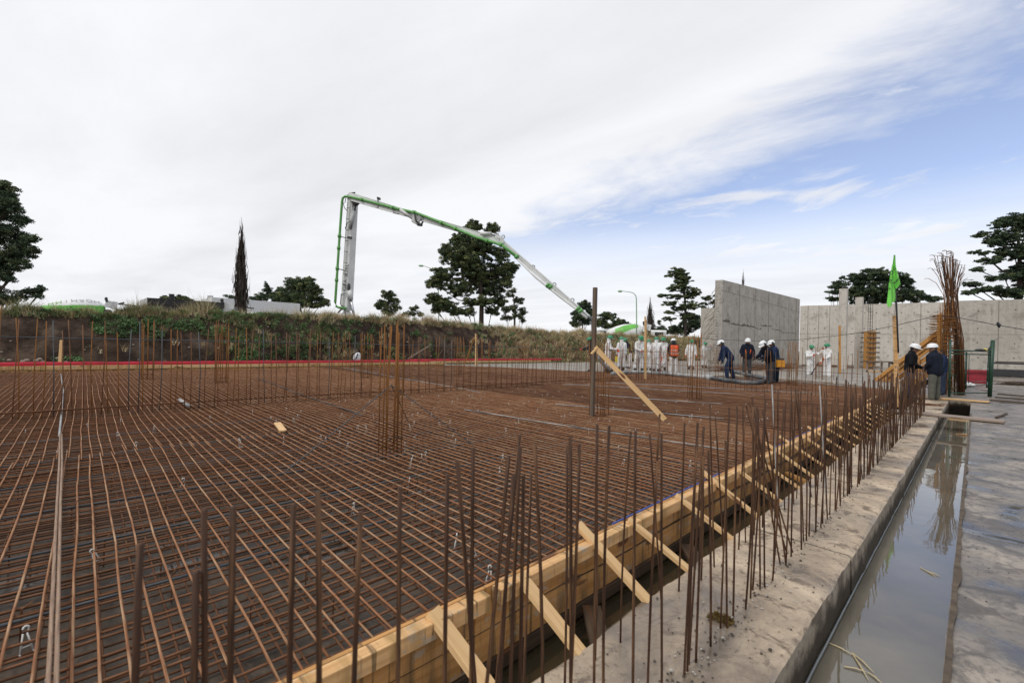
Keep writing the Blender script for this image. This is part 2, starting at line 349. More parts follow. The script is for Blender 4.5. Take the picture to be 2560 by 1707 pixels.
GREENP = plain('green_pipe_paint', (.10, .31, .07), .4, var=.15, sc=3)
WHITEP = mottled('white_boom_paint', (.56, .57, .56), (.68, .69, .68), 1.5, .4, .05)
GREYP = plain('grey_boom_paint', (.36, .37, .37), .45)
DARKM = plain('dark_metal', (.03, .032, .034), .5)
CHROME = plain('chrome_rod', (.6, .6, .62), .25, metal=.8)
RUBBER = mottled('rubber_hose', (.035, .038, .042), (.075, .08, .086), 3, .55, .2, .01, 'gr', c3=(.22, .22, .215), sc3=1.0)
HOSEW = mottled('concrete_caked_hose', (.26, .26, .255), (.44, .44, .43), 3, .7, .2, .01, 'gr', c3=(.13, .14, .15), sc3=1.2)
DRUMG = plain('drum_green', (.12, .42, .055), .45, var=.12, sc=1)
DRUMPALE = mottled('drum_pale_green', (.30, .48, .24), (.42, .58, .33), 2, .6, .05)
DRUMW = plain('drum_white', (.70, .71, .70), .45, sc=1)
LETG = plain('grey_lettering', (.36, .37, .40), .6); LETGR = plain('green_lettering', (.16, .42, .08), .6); LETB = plain('black_lettering', (.02, .02, .025), .6)
FLAGG = plain('flag_green', (.19, .64, .10), .7, var=.1, sc=2)
SCAFG = mottled('scaffold_green', (.006, .034, .018), (.014, .06, .031), 5, .45, .1)
COVER = mottled('white_coverall_cloth', (.74, .75, .76), (.85, .855, .86), 6, .75, .9, .03, 'obj', c3=(.50, .46, .40), sc3=3.2, spec=.2)
NAVY = mottled('navy_cloth', (.007, .009, .016), (.014, .019, .034), 8, .85, .5, .02, spec=.15)
NAVYB = mottled('blue_work_cloth', (.012, .021, .052), (.022, .036, .082), 8, .85, .5, .02, spec=.15)
BLACKC = mottled('black_cloth', (.006, .006, .008), (.014, .014, .018), 8, .85, .5, .02, spec=.15)
GREYT = mottled('grey_trouser_cloth', (.04, .04, .044), (.065, .064, .068), 8, .85, .5, .02, spec=.15)
OLIVET = mottled('olive_trouser_cloth', (.085, .085, .07), (.13, .13, .108), 8, .85, .6, .02, spec=.15)
JEANS = mottled('jeans_cloth', (.02, .028, .05), (.04, .052, .085), 8, .85, .4, .02, spec=.15)
SKIN = plain('skin', (.32, .17, .11), .55); HAIR = plain('dark_hair', (.012, .01, .009), .7)
HELG = plain('green_helmet', (.025, .22, .10), .35); HELW = plain('white_helmet', (.74, .75, .76), .3, var=.04)
ORANGE = plain('orange_cloth', (.72, .10, .018), .7, sc=8); GLOVE = plain('orange_glove', (.70, .11, .03), .6); SILVER = plain('reflective_band', (.42, .43, .44), .35)
YELLOW = plain('yellow_plastic', (.70, .55, .02), .45); LIME = plain('lime_cloth', (.45, .62, .03), .7); BOOT = plain('rubber_boot', (.03, .03, .03), .5); BOOTG = plain('muddy_boot', (.14, .125, .105), .8)
PLWHITE = plain('white_plastic', (.58, .57, .54), .5); BAGW = plain('white_sack', (.66, .66, .66), .8, bump=.4)
BLUECH = plain('blue_edge_strip', (.05, .10, .36), .6)
REDPL = plain('red_barrier_plastic', (.26, .014, .026), .45, var=.3); BINM = plain('dark_bin', (.03, .03, .032), .7)
BWHITE = plain('white_wall_paint', (.70, .71, .72), .7, var=.04, sc=.3); BGREY = plain('light_grey_panel', (.42, .44, .45), .6, var=.05); BBLACK = plain('black_fascia', (.018, .018, .02), .6)
GLASS = plain('dark_glass', (.02, .025, .03), .15); LAMPG = plain('lamp_post_paint', (.30, .45, .30), .5)
CLADDING = plain('tyre', (.02, .02, .02), .8)
def leaf(name, c, var=.45):
    c = np.array(c); m = mottled(name, tuple(c * (1 - var)), tuple(c * (1 + var)), 1.1, .65, 0, kind='obj', spec=.3); return m
PINEL = [leaf('pine_needles_dark', (.045, .068, .031)), leaf('pine_needles_mid', (.095, .128, .054)), leaf('pine_needles_light', (.165, .185, .075))]
DARKL = [leaf('dark_needles_a', (.032, .056, .030)), leaf('dark_needles_b', (.062, .094, .048)), leaf('dark_needles_c', (.110, .142, .066))]
LIGHTL = [leaf('pale_needles_a', (.045, .058, .026)), leaf('pale_needles_b', (.07, .085, .038)), leaf('pale_needles_c', (.095, .11, .05))]
POPL = [leaf('bare_twigs_a', (.045, .034, .028)), leaf('bare_twigs_b', (.085, .066, .055)), leaf('bare_twigs_c', (.030, .032, .018))]
BARK = mottled('pine_bark', (.030, .022, .017), (.075, .055, .042), 5, .9, .6, .03, 'obj', (1, 1, .3))
DRYG = [leaf('dry_grass_a', (.42, .33, .19), .3), leaf('dry_grass_b', (.28, .21, .11), .3), leaf('dry_grass_c', (.17, .18, .07), .3), leaf('dry_grass_d', (.55, .46, .29), .25)]
WEEDL = [leaf('weed_leaf_a', (.05, .105, .038)), leaf('weed_leaf_b', (.085, .17, .055)), leaf('weed_leaf_c', (.15, .23, .095)), leaf('weed_leaf_d', (.20, .17, .05))]

# ================================================================== SETTING
m = MB(); c = W3(100, 60, 0)
xs = np.linspace(-600, 600, 25); X, Y = np.meshgrid(xs, xs, indexing='ij')
m.grid(np.stack((X + c[0], Y + c[1], np.full_like(X, -.62)), -1), flip=True)
m.build('ground', SITE, org=(0, 0, -.62), kind='structure')

def zc(s): return float(np.interp(s, (-14, -2, 5, 10, 18, 28, 49, 75), (2.0, 2.15, 2.62, 2.72, 2.70, 2.60, 2.8, 2.85))) + .10 * n2d(s * .55, 4.2) + .06 * n2d(s * 1.7, 9.1)
def wf(s): return float(np.interp(s, (18, 24), (1.25, 2.6)))           # width of the bank's face
def zt(t): return 1.0 + .025 * max(0, t - 30)                          # level of the ground behind the bank
T0 = 22.9
def bank(s, h):            # point of the bank's face, h = 0 at the foot, 1 at the crest
    top = zc(s); e = h ** (1.0 if s > 21 else .85)
    z = .18 + (top - .18) * e
    bump = .16 * n2d(s * .8, h * 2.2, 3) + .09 * n2d(s * 2.3, h * 5, 7) + .04 * n2d(s * 6, h * 11, 1)
    return W3(s, T0 + wf(s) * h + (.12 * math.sin(h * 3.1) * -1 if s < 21 else 0) + bump * (1 if h < .98 else .5), z)
m = MB(); S_ = np.concatenate((np.arange(-16, 22, .16), np.arange(22, 76, .35)))
P = []
for s in S_:
    row = [bank(s, h) for h in np.linspace(0, 1, 22)]; t1 = T0 + wf(s); top = zc(s)
    for dt, f in ((.5, 1.0), (1.2, .97), (2.2, .9), (3.4, .72), (5, .45), (7, .15), (9, 0)):
        z = 1.0 + (top - 1.0) * f + .05 * n2d(s * .7, dt); row.append(W3(s, t1 + dt, z))
    P.append(row)
m.grid(np.array(P), flip=False); m.build('embankment', SOIL, org=W3(10, 24, 0), smooth=True, kind='structure')
m = MB(); ss = np.linspace(-170, 330, 41); tt = np.array((30, 40, 60, 90, 150, 330.))
P = np.array([[W3(s, t, zt(t)) for t in tt] for s in ss]); m.grid(P); m.build('upper_ground', SITE, org=W3(60, 60, 1), kind='structure')

# slab floor under the bars, poured part of the slab, apron, trench
def patch(name, mat, s0, s1, t0, t1, z, ds, amp=.01, skirt=None, kind='structure', f=3.0):
    m = MB(); ns = max(2, int((s1 - s0) / ds) + 1); ntt = max(2, int((t1 - t0) / ds) + 1)
    P = np.array([[W3(s, t, z + amp * n2d(s * f, t * f, 5) + amp * .5 * n2d(s * f * 3, t * f * 3, 2)) for t in np.linspace(t0, t1, ntt)] for s in np.linspace(s0, s1, ns)])
    m.grid(P, flip=False)
    return m.build(name, mat, org=W3((s0 + s1) / 2, (t0 + t1) / 2, z), kind=kind, smooth=True)
patch('slab_floor', MUD, -9, 27, 1.62, 22.9, .05, .25, .018, f=1.3)
EDGE = [(21.9, 15.2), (18.5, 16.9), (15.6, 17.7), (13.6, 18.8), (10, 20.9), (7.6, 23.4), (5.5, 23.2), (3.7, 22.3), (2.4, 20.6), (1.66, 19.4)]  # (t, s) edge of the fresh pour
m = MB(); tg = np.linspace(1.66, 21.9, 90); e_t = [a for a, b in EDGE][::-1]; e_s = [b for a, b in EDGE][::-1]
P = []; 
for t in tg:
    s0 = np.interp(t, e_t, e_s) + .25 * n2d(t * 1.5, 3.3) + .12 * n2d(t * 5, 1.3)
    row = [W3(s0 - .10, t, .06), W3(s0 - .03, t, .17), W3(s0 + .06, t, .225)]
    for s in np.concatenate((s0 + np.array((.25, .6, 1.0, 1.6, 2.4, 3.4, 5, 7, 10)), np.linspace(36, 51.5, 8))): row.append(W3(s, t, .245 + .012 * n2d(s * 2, t * 2)))
    P.append(row)
m.grid(np.array(P), flip=True); m.build('poured_slab', POUR, org=W3(30, 10, .24), smooth=True, kind='structure')

def slabrect(m, s0, s1, t0, t1, z, zb, ds, mi_side=1, je=.0, seed=0):   # top grid with wavy chipped long edges and side faces
    ns = int((s1 - s0) / ds) + 1; S = np.linspace(s0, s1, ns); K = 9
    P = np.zeros((ns, K, 3)); 
    for i, s in enumerate(S):
        a = t0 + je * (n2d(s * 2.2, seed) + .7 * n2d(s * 9, seed + 3)) ; b = t1 + je * (n2d(s * 2.0, seed + 7) + .9 * n2d(s * 8, seed + 9))
        fr = np.array((0, .025, .15, .35, .5, .65, .85, .975, 1))
        for j, f in enumerate(fr):
            t = a + (b - a) * f; zz_ = z + .006 * n2d(s * 3, t * 5, seed) + .004 * n2d(s * 11, t * 13, seed)
            if j in (0, K - 1): zz_ -= .012 + .02 * max(0, n2d(s * 3.1, seed + j))
            P[i, j] = W3(s, t, zz_)
    m.grid(P, 0)
    for j, fl in ((0, True), (K - 1, False)):
        top = P[:, j]; mid = top.copy(); bot = top.copy(); mid[:, 2] = (z + zb) / 2; bot[:, 2] = zb
        sgn = -1 if j == 0 else 1
        for i, s in enumerate(S): mid[i] += V3 * sgn * .012 * n2d(s * 4, seed + 5)
        m.grid(np.stack((top, mid, bot), 1), mi_side, flip=fl)
    for i, fl in ((0, False), (ns - 1, True)):
        top = P[i]; bot = top.copy(); bot[:, 2] = zb; m.grid(np.stack((top, bot), 1), mi_side, flip=fl)
def tin(s): return 1.285
m = MB(); slabrect(m, -2.0, 3.90, .585, 1.285, 0, -.9, .05, 1, .014, 1); slabrect(m, 3.915, 21.0, .575, 1.275, 0.004, -.9, .07, 1, .014, 21)
m.build('foundation_wall', [STRIPC, STRIPSIDE], org=W3(5, .9, 0), smooth=False, kind='structure', label='sandy concrete strip footing between the timber formwork and the flooded channel', cat='footing')
m = MB(); slabrect(m, -4.0, 20.6, -34, .082, 0, -.9, .12, 1, .004, 41); slabrect(m, 20.62, 60, -34, 1.64, -.006, -.9, .4, 1, .004, 51)
m.build('concrete_floor', [APRON, STRIPSIDE], org=W3(10, -3, 0), kind='structure')
def flat(name, mat, s0, s1, t0, t1, z):
    m = MB(); P = np.array([[W3(s, t, z) for t in (t0, t1)] for s in np.linspace(s0, s1, 30)]); m.grid(P); return m.build(name, mat, org=W3((s0 + s1) / 2, (t0 + t1) / 2, z), kind='structure')
flat('channel_water', WATER, -2.2, 17.6, .06, .60, -.275)
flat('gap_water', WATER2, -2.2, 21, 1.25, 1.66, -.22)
patch('channel_mud', SOIL, 15.6, 20.7, .07, .585, -.56, .12, .05, f=2.4)

# ------------------------------------------------------------------ walls
def wall(name, label, cat, s0, t0, s1, t1, z0, ztop0, ztop1, th, mat, joints=(), rows=(), holes=None, backs=1, group=None):
    a = W3(s0, t0, 0); b = W3(s1, t1, 0); d = (b - a); L = np.linalg.norm(d); d /= L; nrm = np.array((d[1], -d[0], 0))
    if nrm @ a > 0: nrm = -nrm                       # the front faces the camera
    m = MB(); n = max(8, int(L / .5))
    P = []
    for i in range(n + 1):
        f = i / n; zt_ = ztop0 + (ztop1 - ztop0) * f + .015 * n2d(i * .9, s0)
        p = a + d * L * f
        P.append([p + Z3 * z0, p + Z3 * (z0 + zt_) / 2, p + Z3 * zt_, p - nrm * th + Z3 * zt_, p - nrm * th + Z3 * z0])
    m.grid(np.array(P), flip=True)
    for i, fl in ((0, False), (n, True)): m.add(np.array(P[i]), [np.array((0, 1, 2, 3, 4))[::-1] if fl else np.array((0, 1, 2, 3, 4))])
    o = m.build(name, mat, org=a + Z3 * z0, label=label, cat=cat, group=group)
    m2 = MB()
    for q_ in joints:
        p = a + d * L * q_ + nrm * .004; zt_ = ztop0 + (ztop1 - ztop0) * q_
        m2.beam(p + Z3 * z0, p + Z3 * (zt_ - .01), .035, .012, nrm)
    for r_ in rows:
        for i in range(12):
            p = a + d * L * (i / 12) + nrm * .003; p2 = a + d * L * ((i + .995) / 12) + nrm * .003
            m2.beam(p + Z3 * r_, p2 + Z3 * r_, .012, .02, Z3)
    if joints or rows: m2.build('joint', JOINT, o)
    if holes:
        m3 = MB()
        for q_ in holes[0]:
            for r_ in holes[1]:
                p = a + d * L * q_ + nrm * .002 + Z3 * (r_ + random.uniform(-.03, .03)) + d * random.uniform(-.05, .05)
                m3.lathe([(.045, -.01), (.045, .01)], p, [d, Z3, nrm], 8)
        m3.build('tie_hole', HOLE, o)
    return o
wall('concrete_wall', 'tall dark stained concrete wall panel with a ragged crack line and open left end', 'wall', 27.2, 10.45, 45.8, 10.9, .2, 5.62, 6.15, .42, WALLA, joints=(.16, .33, .5, .66, .8, .93), rows=(5.0,))
wall('concrete_wall', 'long pale concrete wall with tie holes behind the two columns', 'wall', 50.6, 12.0, 53.1, 1.5, -.2, 6.0, 6.0, .4, WALLB, joints=(.06, .14, .22, .50, .66, .82, .95), rows=(3.25,), holes=([.03, .11, .19, .3, .38, .46, .54, .62, .7, .78, .86, .92], [1.35, 2.55, 3.75, 5.2]))
wall('concrete_wall', 'greyer concrete wall at the far right behind the green scaffold', 'wall', 52.7, 1.25, 55.6, -10, -.2, 6.05, 6.05, .4, WALLC, joints=(.22, .45, .68), rows=(3.25,), holes=([.12, .3, .38, .55, .75], [1.35, 2.55, 3.75, 5.2]))
wall('concrete_wall', 'narrow pale concrete wall standing left behind the tall dark panel', 'wall', 48.4, 20.8, 50.4, 12.6, -.2, 6.0, 6.0, .4, WALLC, joints=(.2, .45, .7), rows=(3.25,))
wl = [o for o in COL.objects if o.name == 'concrete_wall'][0]
mb = MB(); S = np.arange(27.35, 45.7, .09); lo_, up_ = [], []; st_ = 0.0
for i, s in enumerate(S):
    if i % 14 == 0: st_ = random.uniform(-.22, .16)
    zz0 = 3.16 + st_ * min(1, (s - 27) / 4) + .05 * n2d(s * 3, 2) + .02 * n2d(s * 13, 5); k_ = max(0, n2d(s * 1.3, 8) + .35) * max(.25, 1 - (s - 28) / 16)
    hgt = .03 + .40 * k_ * max(.1, n2d(s * 7, 3) + .55) * (1 if s < 36 else .6); t = 10.45 + (s - 27.2) * .45 / 18.6 - .003
    lo_.append(W3(s, t, zz0)); up_.append(W3(s, t, zz0 + max(.015, hgt)))
mb.grid(np.stack((np.array(lo_), np.array(up_)), 1), flip=True); mb.build('crack', plain('chipped_crack', (.10, .085, .07), .95, var=.5, sc=5), wl)
def column(label, s, t, w, d, h):
    m = MB(); p = W3(s, t, 0); m.beam(p, p + Z3 * h, w, d, U3, ch=.06, segs=4, warp=.006)
    return m.build('concrete_column', WALLB, label=label, cat='column', group='bare concrete columns')
column('taller square concrete column in front of the pale wall', 42.35, 7.16, .50, .50, 6.42)
column('shorter square concrete column to the right of the taller one', 46.3, 6.75, .50, .50, 6.1)
p = G(1776, 918, 0); column('pale concrete column behind the hooked bars left of the dark panel', 46.9, 17.0, .45, .45, 6.75)
# dowels bent out of the wall's open end
g0 = 'hooked bars sticking out of the wall end'
for i in range(30):
    z = .35 + i * .172; L = random.uniform(1.2, 2.3) if i > 12 else random.uniform(.6, 1.1); dr = random.uniform(.2, .75) if 12 < i else random.uniform(-.1, .25)
    a = W3(27.22, 10.45 + random.uniform(.06, .34), z); P = []
    for f in np.linspace(0, 1, 5): P.append(a - U3 * L * f * .9 + V3 * .15 * f * random.uniform(-1, 1) - Z3 * dr * L * f ** 1.8)
    mm = MB(); mm.tube(P, .009, 5); mm.build('dowel_bar', RUST_START, org=a, label='thin rusty bar bent out of the open end of the dark wall', cat='rebar', group=g0)

# ------------------------------------------------------------------ reinforcement mat
def zmat(s, t): return .225 + .03 * n2d(s * .33, t * .33, 2) + .008 * n2d(s * 1.4, t * 1.4, 6) - .02 * math.exp(-max(0, t - 1.7) * 3)
rm = thing('rebar_mat', 'broad rusty steel reinforcement mat of crossing bars filling the slab', 'rebar mat', W3(6, 6, .05))
def xpour(t): return np.interp(t, e_t, e_s)
def spour_t(s):            # largest t still outside the pour for a lengthwise position
    return 21.35
def crossbar(mb, s, dz, r, lower=False, n=5):
    ph = random.uniform(0, 99)
    def pt(t, off): 
        ss_ = s + off + .022 * n2d(s * 2.1, t * .45, 3) + .010 * n2d(ph, t * 1.3, 8); return W3(ss_, t, zmat(ss_, t) + dz)
    tmax = 21.2 + random.uniform(-.12, .12); tsp = 6.1 + .25 * n2d(s, 7) + random.uniform(-.12, .12)
    t_end = [t for t in np.arange(1.7, 21.3, .3) if xpour(t) < s - .3]
    if s > 15: 
        if t_end: tmax = min(tmax, t_end[-1] if xpour(21) > s else min(t_end[0], tmax))
        if s > 18.8: tmax = min(t_end[0] if t_end and t_end[0] > 2.5 else tmax, tmax)
    t0 = 1.68 + random.uniform(0, .05)
    if tmax - t0 < .6: return
    if tmax > 8:
        mb.tube([pt(t, 0) for t in np.arange(t0, tsp + .4, .35)], r, n)
        mb.tube([pt(t, .018) for t in np.arange(tsp, tmax + .2, .45)], r, n)
    else: mb.tube([pt(t, 0) for t in np.arange(t0, tmax + .2, .4)], r, n)
def longbar(mb, t, dz, r, n=5, s0=-8.5):
    ph = random.uniform(0, 99)
    s1 = xpour(t) + .2
    def pt(s): tt_ = t + .014 * n2d(ph, s * .6, 4) + .012 * n2d(s * .3, t * 3, 1); return W3(s, tt_, zmat(s, tt_) + dz)
    mb.tube([pt(s) for s in np.arange(max(s0, -3.2 - t * .05 if t < 8 else -8.5), s1, .45)], r, n)
SB = [-6.5 + .090 * i + random.uniform(-.018, .018) for i in range(336)]
order = sorted(SB, key=lambda s: abs(s - 3.2)); near = set(order[:100]); rest = MB()
for s in SB:
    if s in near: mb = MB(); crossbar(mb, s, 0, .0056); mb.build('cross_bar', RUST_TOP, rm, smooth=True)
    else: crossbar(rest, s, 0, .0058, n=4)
rest.build('cross_bar', RUST_FAR_SHADED, rm, smooth=True, kind='stuff')
TB = []; t = 1.74
while t < 21.1: TB.append(t + random.uniform(-.025, .025)); t += random.choice((.08, .10, .11, .05, .12)) if t < 9 else .12
rest = MB()
for i, t in enumerate(TB):
    if i < 100 : mb = MB(); longbar(mb, t, -.0125, .0062); mb.build('long_bar', RUST_LONG, rm, smooth=True)
    else: longbar(rest, t, -.0125, .0062, 4)
rest.build('long_bar', RUST_LONG, rm, smooth=True, kind='stuff')
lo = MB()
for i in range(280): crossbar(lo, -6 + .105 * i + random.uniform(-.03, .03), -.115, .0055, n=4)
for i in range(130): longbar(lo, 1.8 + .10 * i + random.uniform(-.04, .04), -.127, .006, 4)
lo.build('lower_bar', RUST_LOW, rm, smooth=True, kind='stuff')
m = MB()
for i in range(420):      # chairs that carry the upper layer, bent hooks
    s, t = random.uniform(-2, 15), 1.8 + 9 * random.random() ** 1.3; z = zmat(s, t)
    m.tube([W3(s, t, .06), W3(s + .003, t, z - .01), W3(s + .035, t + .015, z + .004 + random.choice((0, 0, .02)))], .0045, 4)
m.build('chair_bar', RUST_LOW, rm, kind='stuff')
for t, s0, s1 in ((2.78, -2.5, 6), (3.55, -2.5, 8), (4.35, -4, 7), (5.2, -4, 9), (6.15, -5, 6), (7.4, -5, 3)):
    m = MB(); m.tube([W3(s, t + .02 * n2d(s * .4, t), zmat(s, t) - .008) for s in np.arange(s0, s1, .5)], .0075, 5); m.build('new_bar', STEEL, rm, smooth=True)
g0 = 'loose bars lying across the mat'
for (a, b) in (((10.9, 9.0), (13.9, 3.2)), ((3.9, 15.5), (3.24, 6.8)), ((8.7, 20.5), (7.2, 8.6)), ((7.05, 6.0), (8.0, 3.0)), ((9.3, 6.5), (10.3, 3.9)), ((13.0, 8.8), (15.5, 3.0)), ((5.0, 6.4), (5.5, 2.0))):
    m = MB(); m.tube([W3(a[0] + (b[0] - a[0]) * f, a[1] + (b[1] - a[1]) * f, zmat(a[0], a[1] + (b[1] - a[1]) * f) + .022) for f in np.linspace(0, 1, 14)], .008, 5)
    m.build('loose_bar', HOSEW if a[0] > 4 else STEEL, smooth=True, label='pale straight bar lying loose across the rusty mat', cat='rebar', group=g0)
for dxx in (0, 14):
    m = MB(); P = [G(x + dxx * w, y, .262) for x, y, w in ((150, 1085, .3), (148, 1160, .5), (143, 1250, .6), (138, 1350, .8), (132, 1480, 1.0), (126, 1600, 1.2), (120, 1720, 1.5), (116, 1800, 1.7))]
    m.tube(P, .0075, 6); m.build('loose_bar', mottled('pale_rust_bar', (.19, .115, .075), (.33, .225, .155), 6, .75, .2, .002, 'gr', (1, 20, 20)), smooth=True, label='pale rusty bar of the pair lying down the mat below the left stake', cat='rebar', group='pair of pale bars below the left stake')
# plastic spacers
sp = MB(); 
for sx in (-1, 1): sp.tube([(sx * .020, 0, -.085), (sx * .006, 0, -.005)], .0032, 5)
for sx in (-1, 1): sp.tube([(sx * .02, -.012, -.085), (sx * .02, .012, -.085)], .003, 4)
sp.tube([(.016, 0, -.06), (-.016, 0, -.06)], .003, 4)
sp.tube([(.009 * math.cos(a) + .004, 0, .012 + .011 * math.sin(a)) for a in np.linspace(-.9, 3.6, 9)], .0042, 5)
spm = sp.mesh('spacer', (0, 0, 0), [PLWHITE], True)
k = 0
while k < 165:
    if k < 95: s, t = random.uniform(-.5, 9), 1.8 + 7 * random.random() ** 1.2
    else: s, t = random.uniform(1, 14), random.uniform(3, 9)
    o = bpy.data.objects.new('bar_spacer', spm); COL.objects.link(o); p = W3(s, t, zmat(s, t)); o.location = p; o.rotation_euler = (random.uniform(-.25, .25), random.uniform(-.3, .3), random.uniform(0, 6.3))
    o.scale = (.95,) * 3
    tag(o, 'small white plastic spacer clipped on the rusty mat', 'spacer', 'white bar spacers on the mat'); k += 1

# ------------------------------------------------------------------ edge formwork with braces
TF = lambda s: 1.575 + .010 * max(0, s - 2)           # outer face of the form
fw = thing('edge_formwork', 'long timber edge formwork holding the rusty mat beside the water gap', 'formwork', W3(5, 1.6, 0))
def run(s0, s1, dt, w, h, z, mat, name, st=1.0, par=fw, bow=0):
    mb = MB(); n = max(1, int((s1 - s0) / st)); S = np.linspace(s0, s1, n + 1)
    for i in range(n):
        a = W3(S[i] + .002, TF(S[i]) + dt, z + bow * n2d(S[i], z)); b = W3(S[i + 1] - .002, TF(S[i + 1]) + dt, z + bow * n2d(S[i + 1], z)); mb.beam(a, b, w, h)
    return mb.build(name, mat, par)
for a, b in ((-1.6, 1.35), (1.36, 4.1), (4.11, 7.3), (7.31, 10.6), (10.61, 13.6)):
    run(a, b, .060, .020, .36, .072, PLY, 'plywood_panel', 3.2, bow=.004)
    run(a + .1, b + .05, .018, .062, .075, .214, PINE_FORM, 'top_rail', 3.0, bow=.006)
    run(a - .05, b + .02, .066, .05, .08, -.155, PINE_DARK, 'bottom_rail', 3.0, bow=.006)
run(2.55, 4.4, .074, .006, .02, .252, BLUECH, 'blue_strip', 1.0); run(6.0, 9.5, .074, .006, .02, .252, BLUECH, 'blue_strip', 1.0)
run(13.9, 16.6, .20, .045, .26, .12, PINE_FORM, 'end_board', 3)
brs = [(1.22, .02), (1.71, .0), (2.34, .12), (2.87, .01), (3.59, .02), (4.22, .13), (4.84, .0), (5.48, .02), (6.09, .13), (6.72, .13), (7.38, .02), (8.04, .10), (8.7, .02), (9.3, 0), (9.9, .08), (10.5, .02), (11.0, .0), (11.6, .09), (12.2, .02), (12.8, 0), (13.3, .1), (13.8, 0)]
brs = [(-.35, 0), (.45, 0)] + brs
for i, (s, ov) in enumerate(brs):
    mb = MB(); tf = TF(s); a = W3(s, 1.262, -.035); b = W3(s - .13 + random.uniform(-.05, .05), tf - .004, .215); d = (b - a); b = b + d / np.linalg.norm(d) * (ov + .035)
    mb.beam(a + Z3 * .02, b + Z3 * .02, .076, .027, Z3); mb.build('brace', PINE, fw)
g0 = 'dark planks lying in the water gap'
for s in (1.95, 3.2, 5.1):
    mb = MB(); mb.beam(W3(s, 1.30, -.17), W3(s + .25, 1.56, -.12), .11, .03); mb.build('plank', PINE_DARK, label='dark wet plank end wedged across the water gap under the braces', cat='plank', group=g0)
mb = MB(); mb.beam(W3(6.2, 1.31, -.13), W3(6.25, 1.6, -.06), .10, .03); mb.build('plank', ORANGEWOOD, label='orange wet plank wedged in the water gap under the braces', cat='plank')
# back edge form with the red sheet
bf = thing('edge_formwork', 'far timber edge board of the slab below the red sheet', 'formwork', W3(3, 21.4, .2))
for i, (a, b) in enumerate(((-8, -4), (-4, -1), (-1, 2.2), (2.2, 5.6), (5.6, 9.3), (9.3, 12.4), (12.4, 15.2))):
    mb = MB(); mb.beam(W3(a, 21.4, .35 + .02 * n2d(a, 2)), W3(b - .01, 21.4, .35 + .02 * n2d(b, 2)), .05, .14 - .02 * (i % 2)); mb.build('board', PINE_FORM if i % 3 else PINE, bf)
    mb = MB(); mb.beam(W3(a, 21.44, .20), W3(b - .02, 21.44, .20), .03, .14); mb.build('lower_board', PLY, bf)
bf2 = thing('edge_formwork', 'farther timber edge board below the set back red strip', 'formwork', W3(20, 22.3, .2))
for a, b in ((13.7, 17), (17, 21), (21, 25.5)):
    mb = MB(); mb.beam(W3(a, 22.25, .36), W3(b - .01, 22.25, .36), .05, .12); mb.build('board', PINE, bf2)
def redstrip(label, s0, s1, t, z0, z1):
    mb = MB(); S = np.arange(s0, s1, .3); P = []
    for s in S:
        w = .02 * n2d(s * 1.1, t); P.append([W3(s, t + .02 * n2d(s * 2, 4) + .004, z0), W3(s, t + .03 * n2d(s * 2.4, 5), (z0 + z1) / 2), W3(s, t + .02 * n2d(s * 2, 6), z1 + w), W3(s, t + .008 + .02 * n2d(s * 2, 6), z1 + w), W3(s, t + .03, z0)])
    mb.grid(np.array(P), flip=True); return mb.build('red_sheet', REDTAPE, smooth=True, label=label, cat='plastic sheet')
redstrip('long strip of red plastic sheet stretched behind the far edge board', -8, 14.3, 21.5, .40, .54)
redstrip('shorter red plastic strip set back behind the leaning stakes', 13.4, 27, 22.35, .40, .55)

# ------------------------------------------------------------------ starter bars in the footing
def barmesh(L, bend, r=.0053, hook=False, n=6):
    mb = MB(); P = [(bend * (f ** 2), bend * .4 * math.sin(f * 3), L * f - .05) for f in np.linspace(0, 1, 7)]
    if hook: P += [(bend + .02, 0, L - .045), (bend + .06, 0, L - .05)]
    mb.tube(P, r, n); return mb.mesh('starter', (0, 0, 0), [RUST_START], True)
SM = [barmesh(1.12 + .012 * i, b) for i, b in enumerate((0, .01, -.015, .02, -.008, .03, 0, -.02))]
GS_ = 'rusty starter bars in the footing'
def starter(s, t, lu=0.0, lv=0.0, mesh=None, sc=1.0, label=None):
    o = bpy.data.objects.new('starter_bar', mesh or random.choice(SM)); COL.objects.link(o); o.location = W3(s, t, 0.0)
    d = Vector(tuple(U3 * lu + V3 * lv + Z3)); q_ = d.to_track_quat('Z', 'Y'); o.rotation_mode = 'QUATERNION'; o.rotation_quaternion = q_ @ Matrix.Rotation(random.uniform(0, 6.28), 3, 'Z').to_quaternion(); o.scale = (1, 1, sc)
    tag(o, label or 'thin rusty starter bar standing upright in the sandy footing', 'rebar', GS_ if not label else 'leaning starter bars in the footing'); return o
S0 = [.065, .15, .17, .20, .28, .34, .40, .52, .65, .73, .80, .86, .90, .99, 1.10, 1.13, 1.26, 1.33, 1.50]
for s in S0: starter(s + random.uniform(-.01, .01), .87, random.uniform(-.03, .03), random.uniform(-.02, .02), sc=random.uniform(.97, 1.02))
s = 1.62
while s < 15.2:
    starter(s, .87 + random.uniform(-.02, .02), random.gauss(0, .038), random.gauss(0, .03), sc=random.uniform(.82, 1.06))
    if random.random() < .30: starter(s + random.uniform(.02, .05), .865, random.gauss(0, .04), random.gauss(0, .02), sc=random.uniform(.85, 1.0))
    s += random.uniform(.11, .19) if s < 5.5 else random.uniform(.085, .15)
s = 1.05
while s < 16.2:
    starter(s, 1.17 + random.uniform(-.02, .02), random.gauss(0, .05), random.gauss(0, .03), sc=random.uniform(.74, 1.02))
    s += random.uniform(.15, .26)
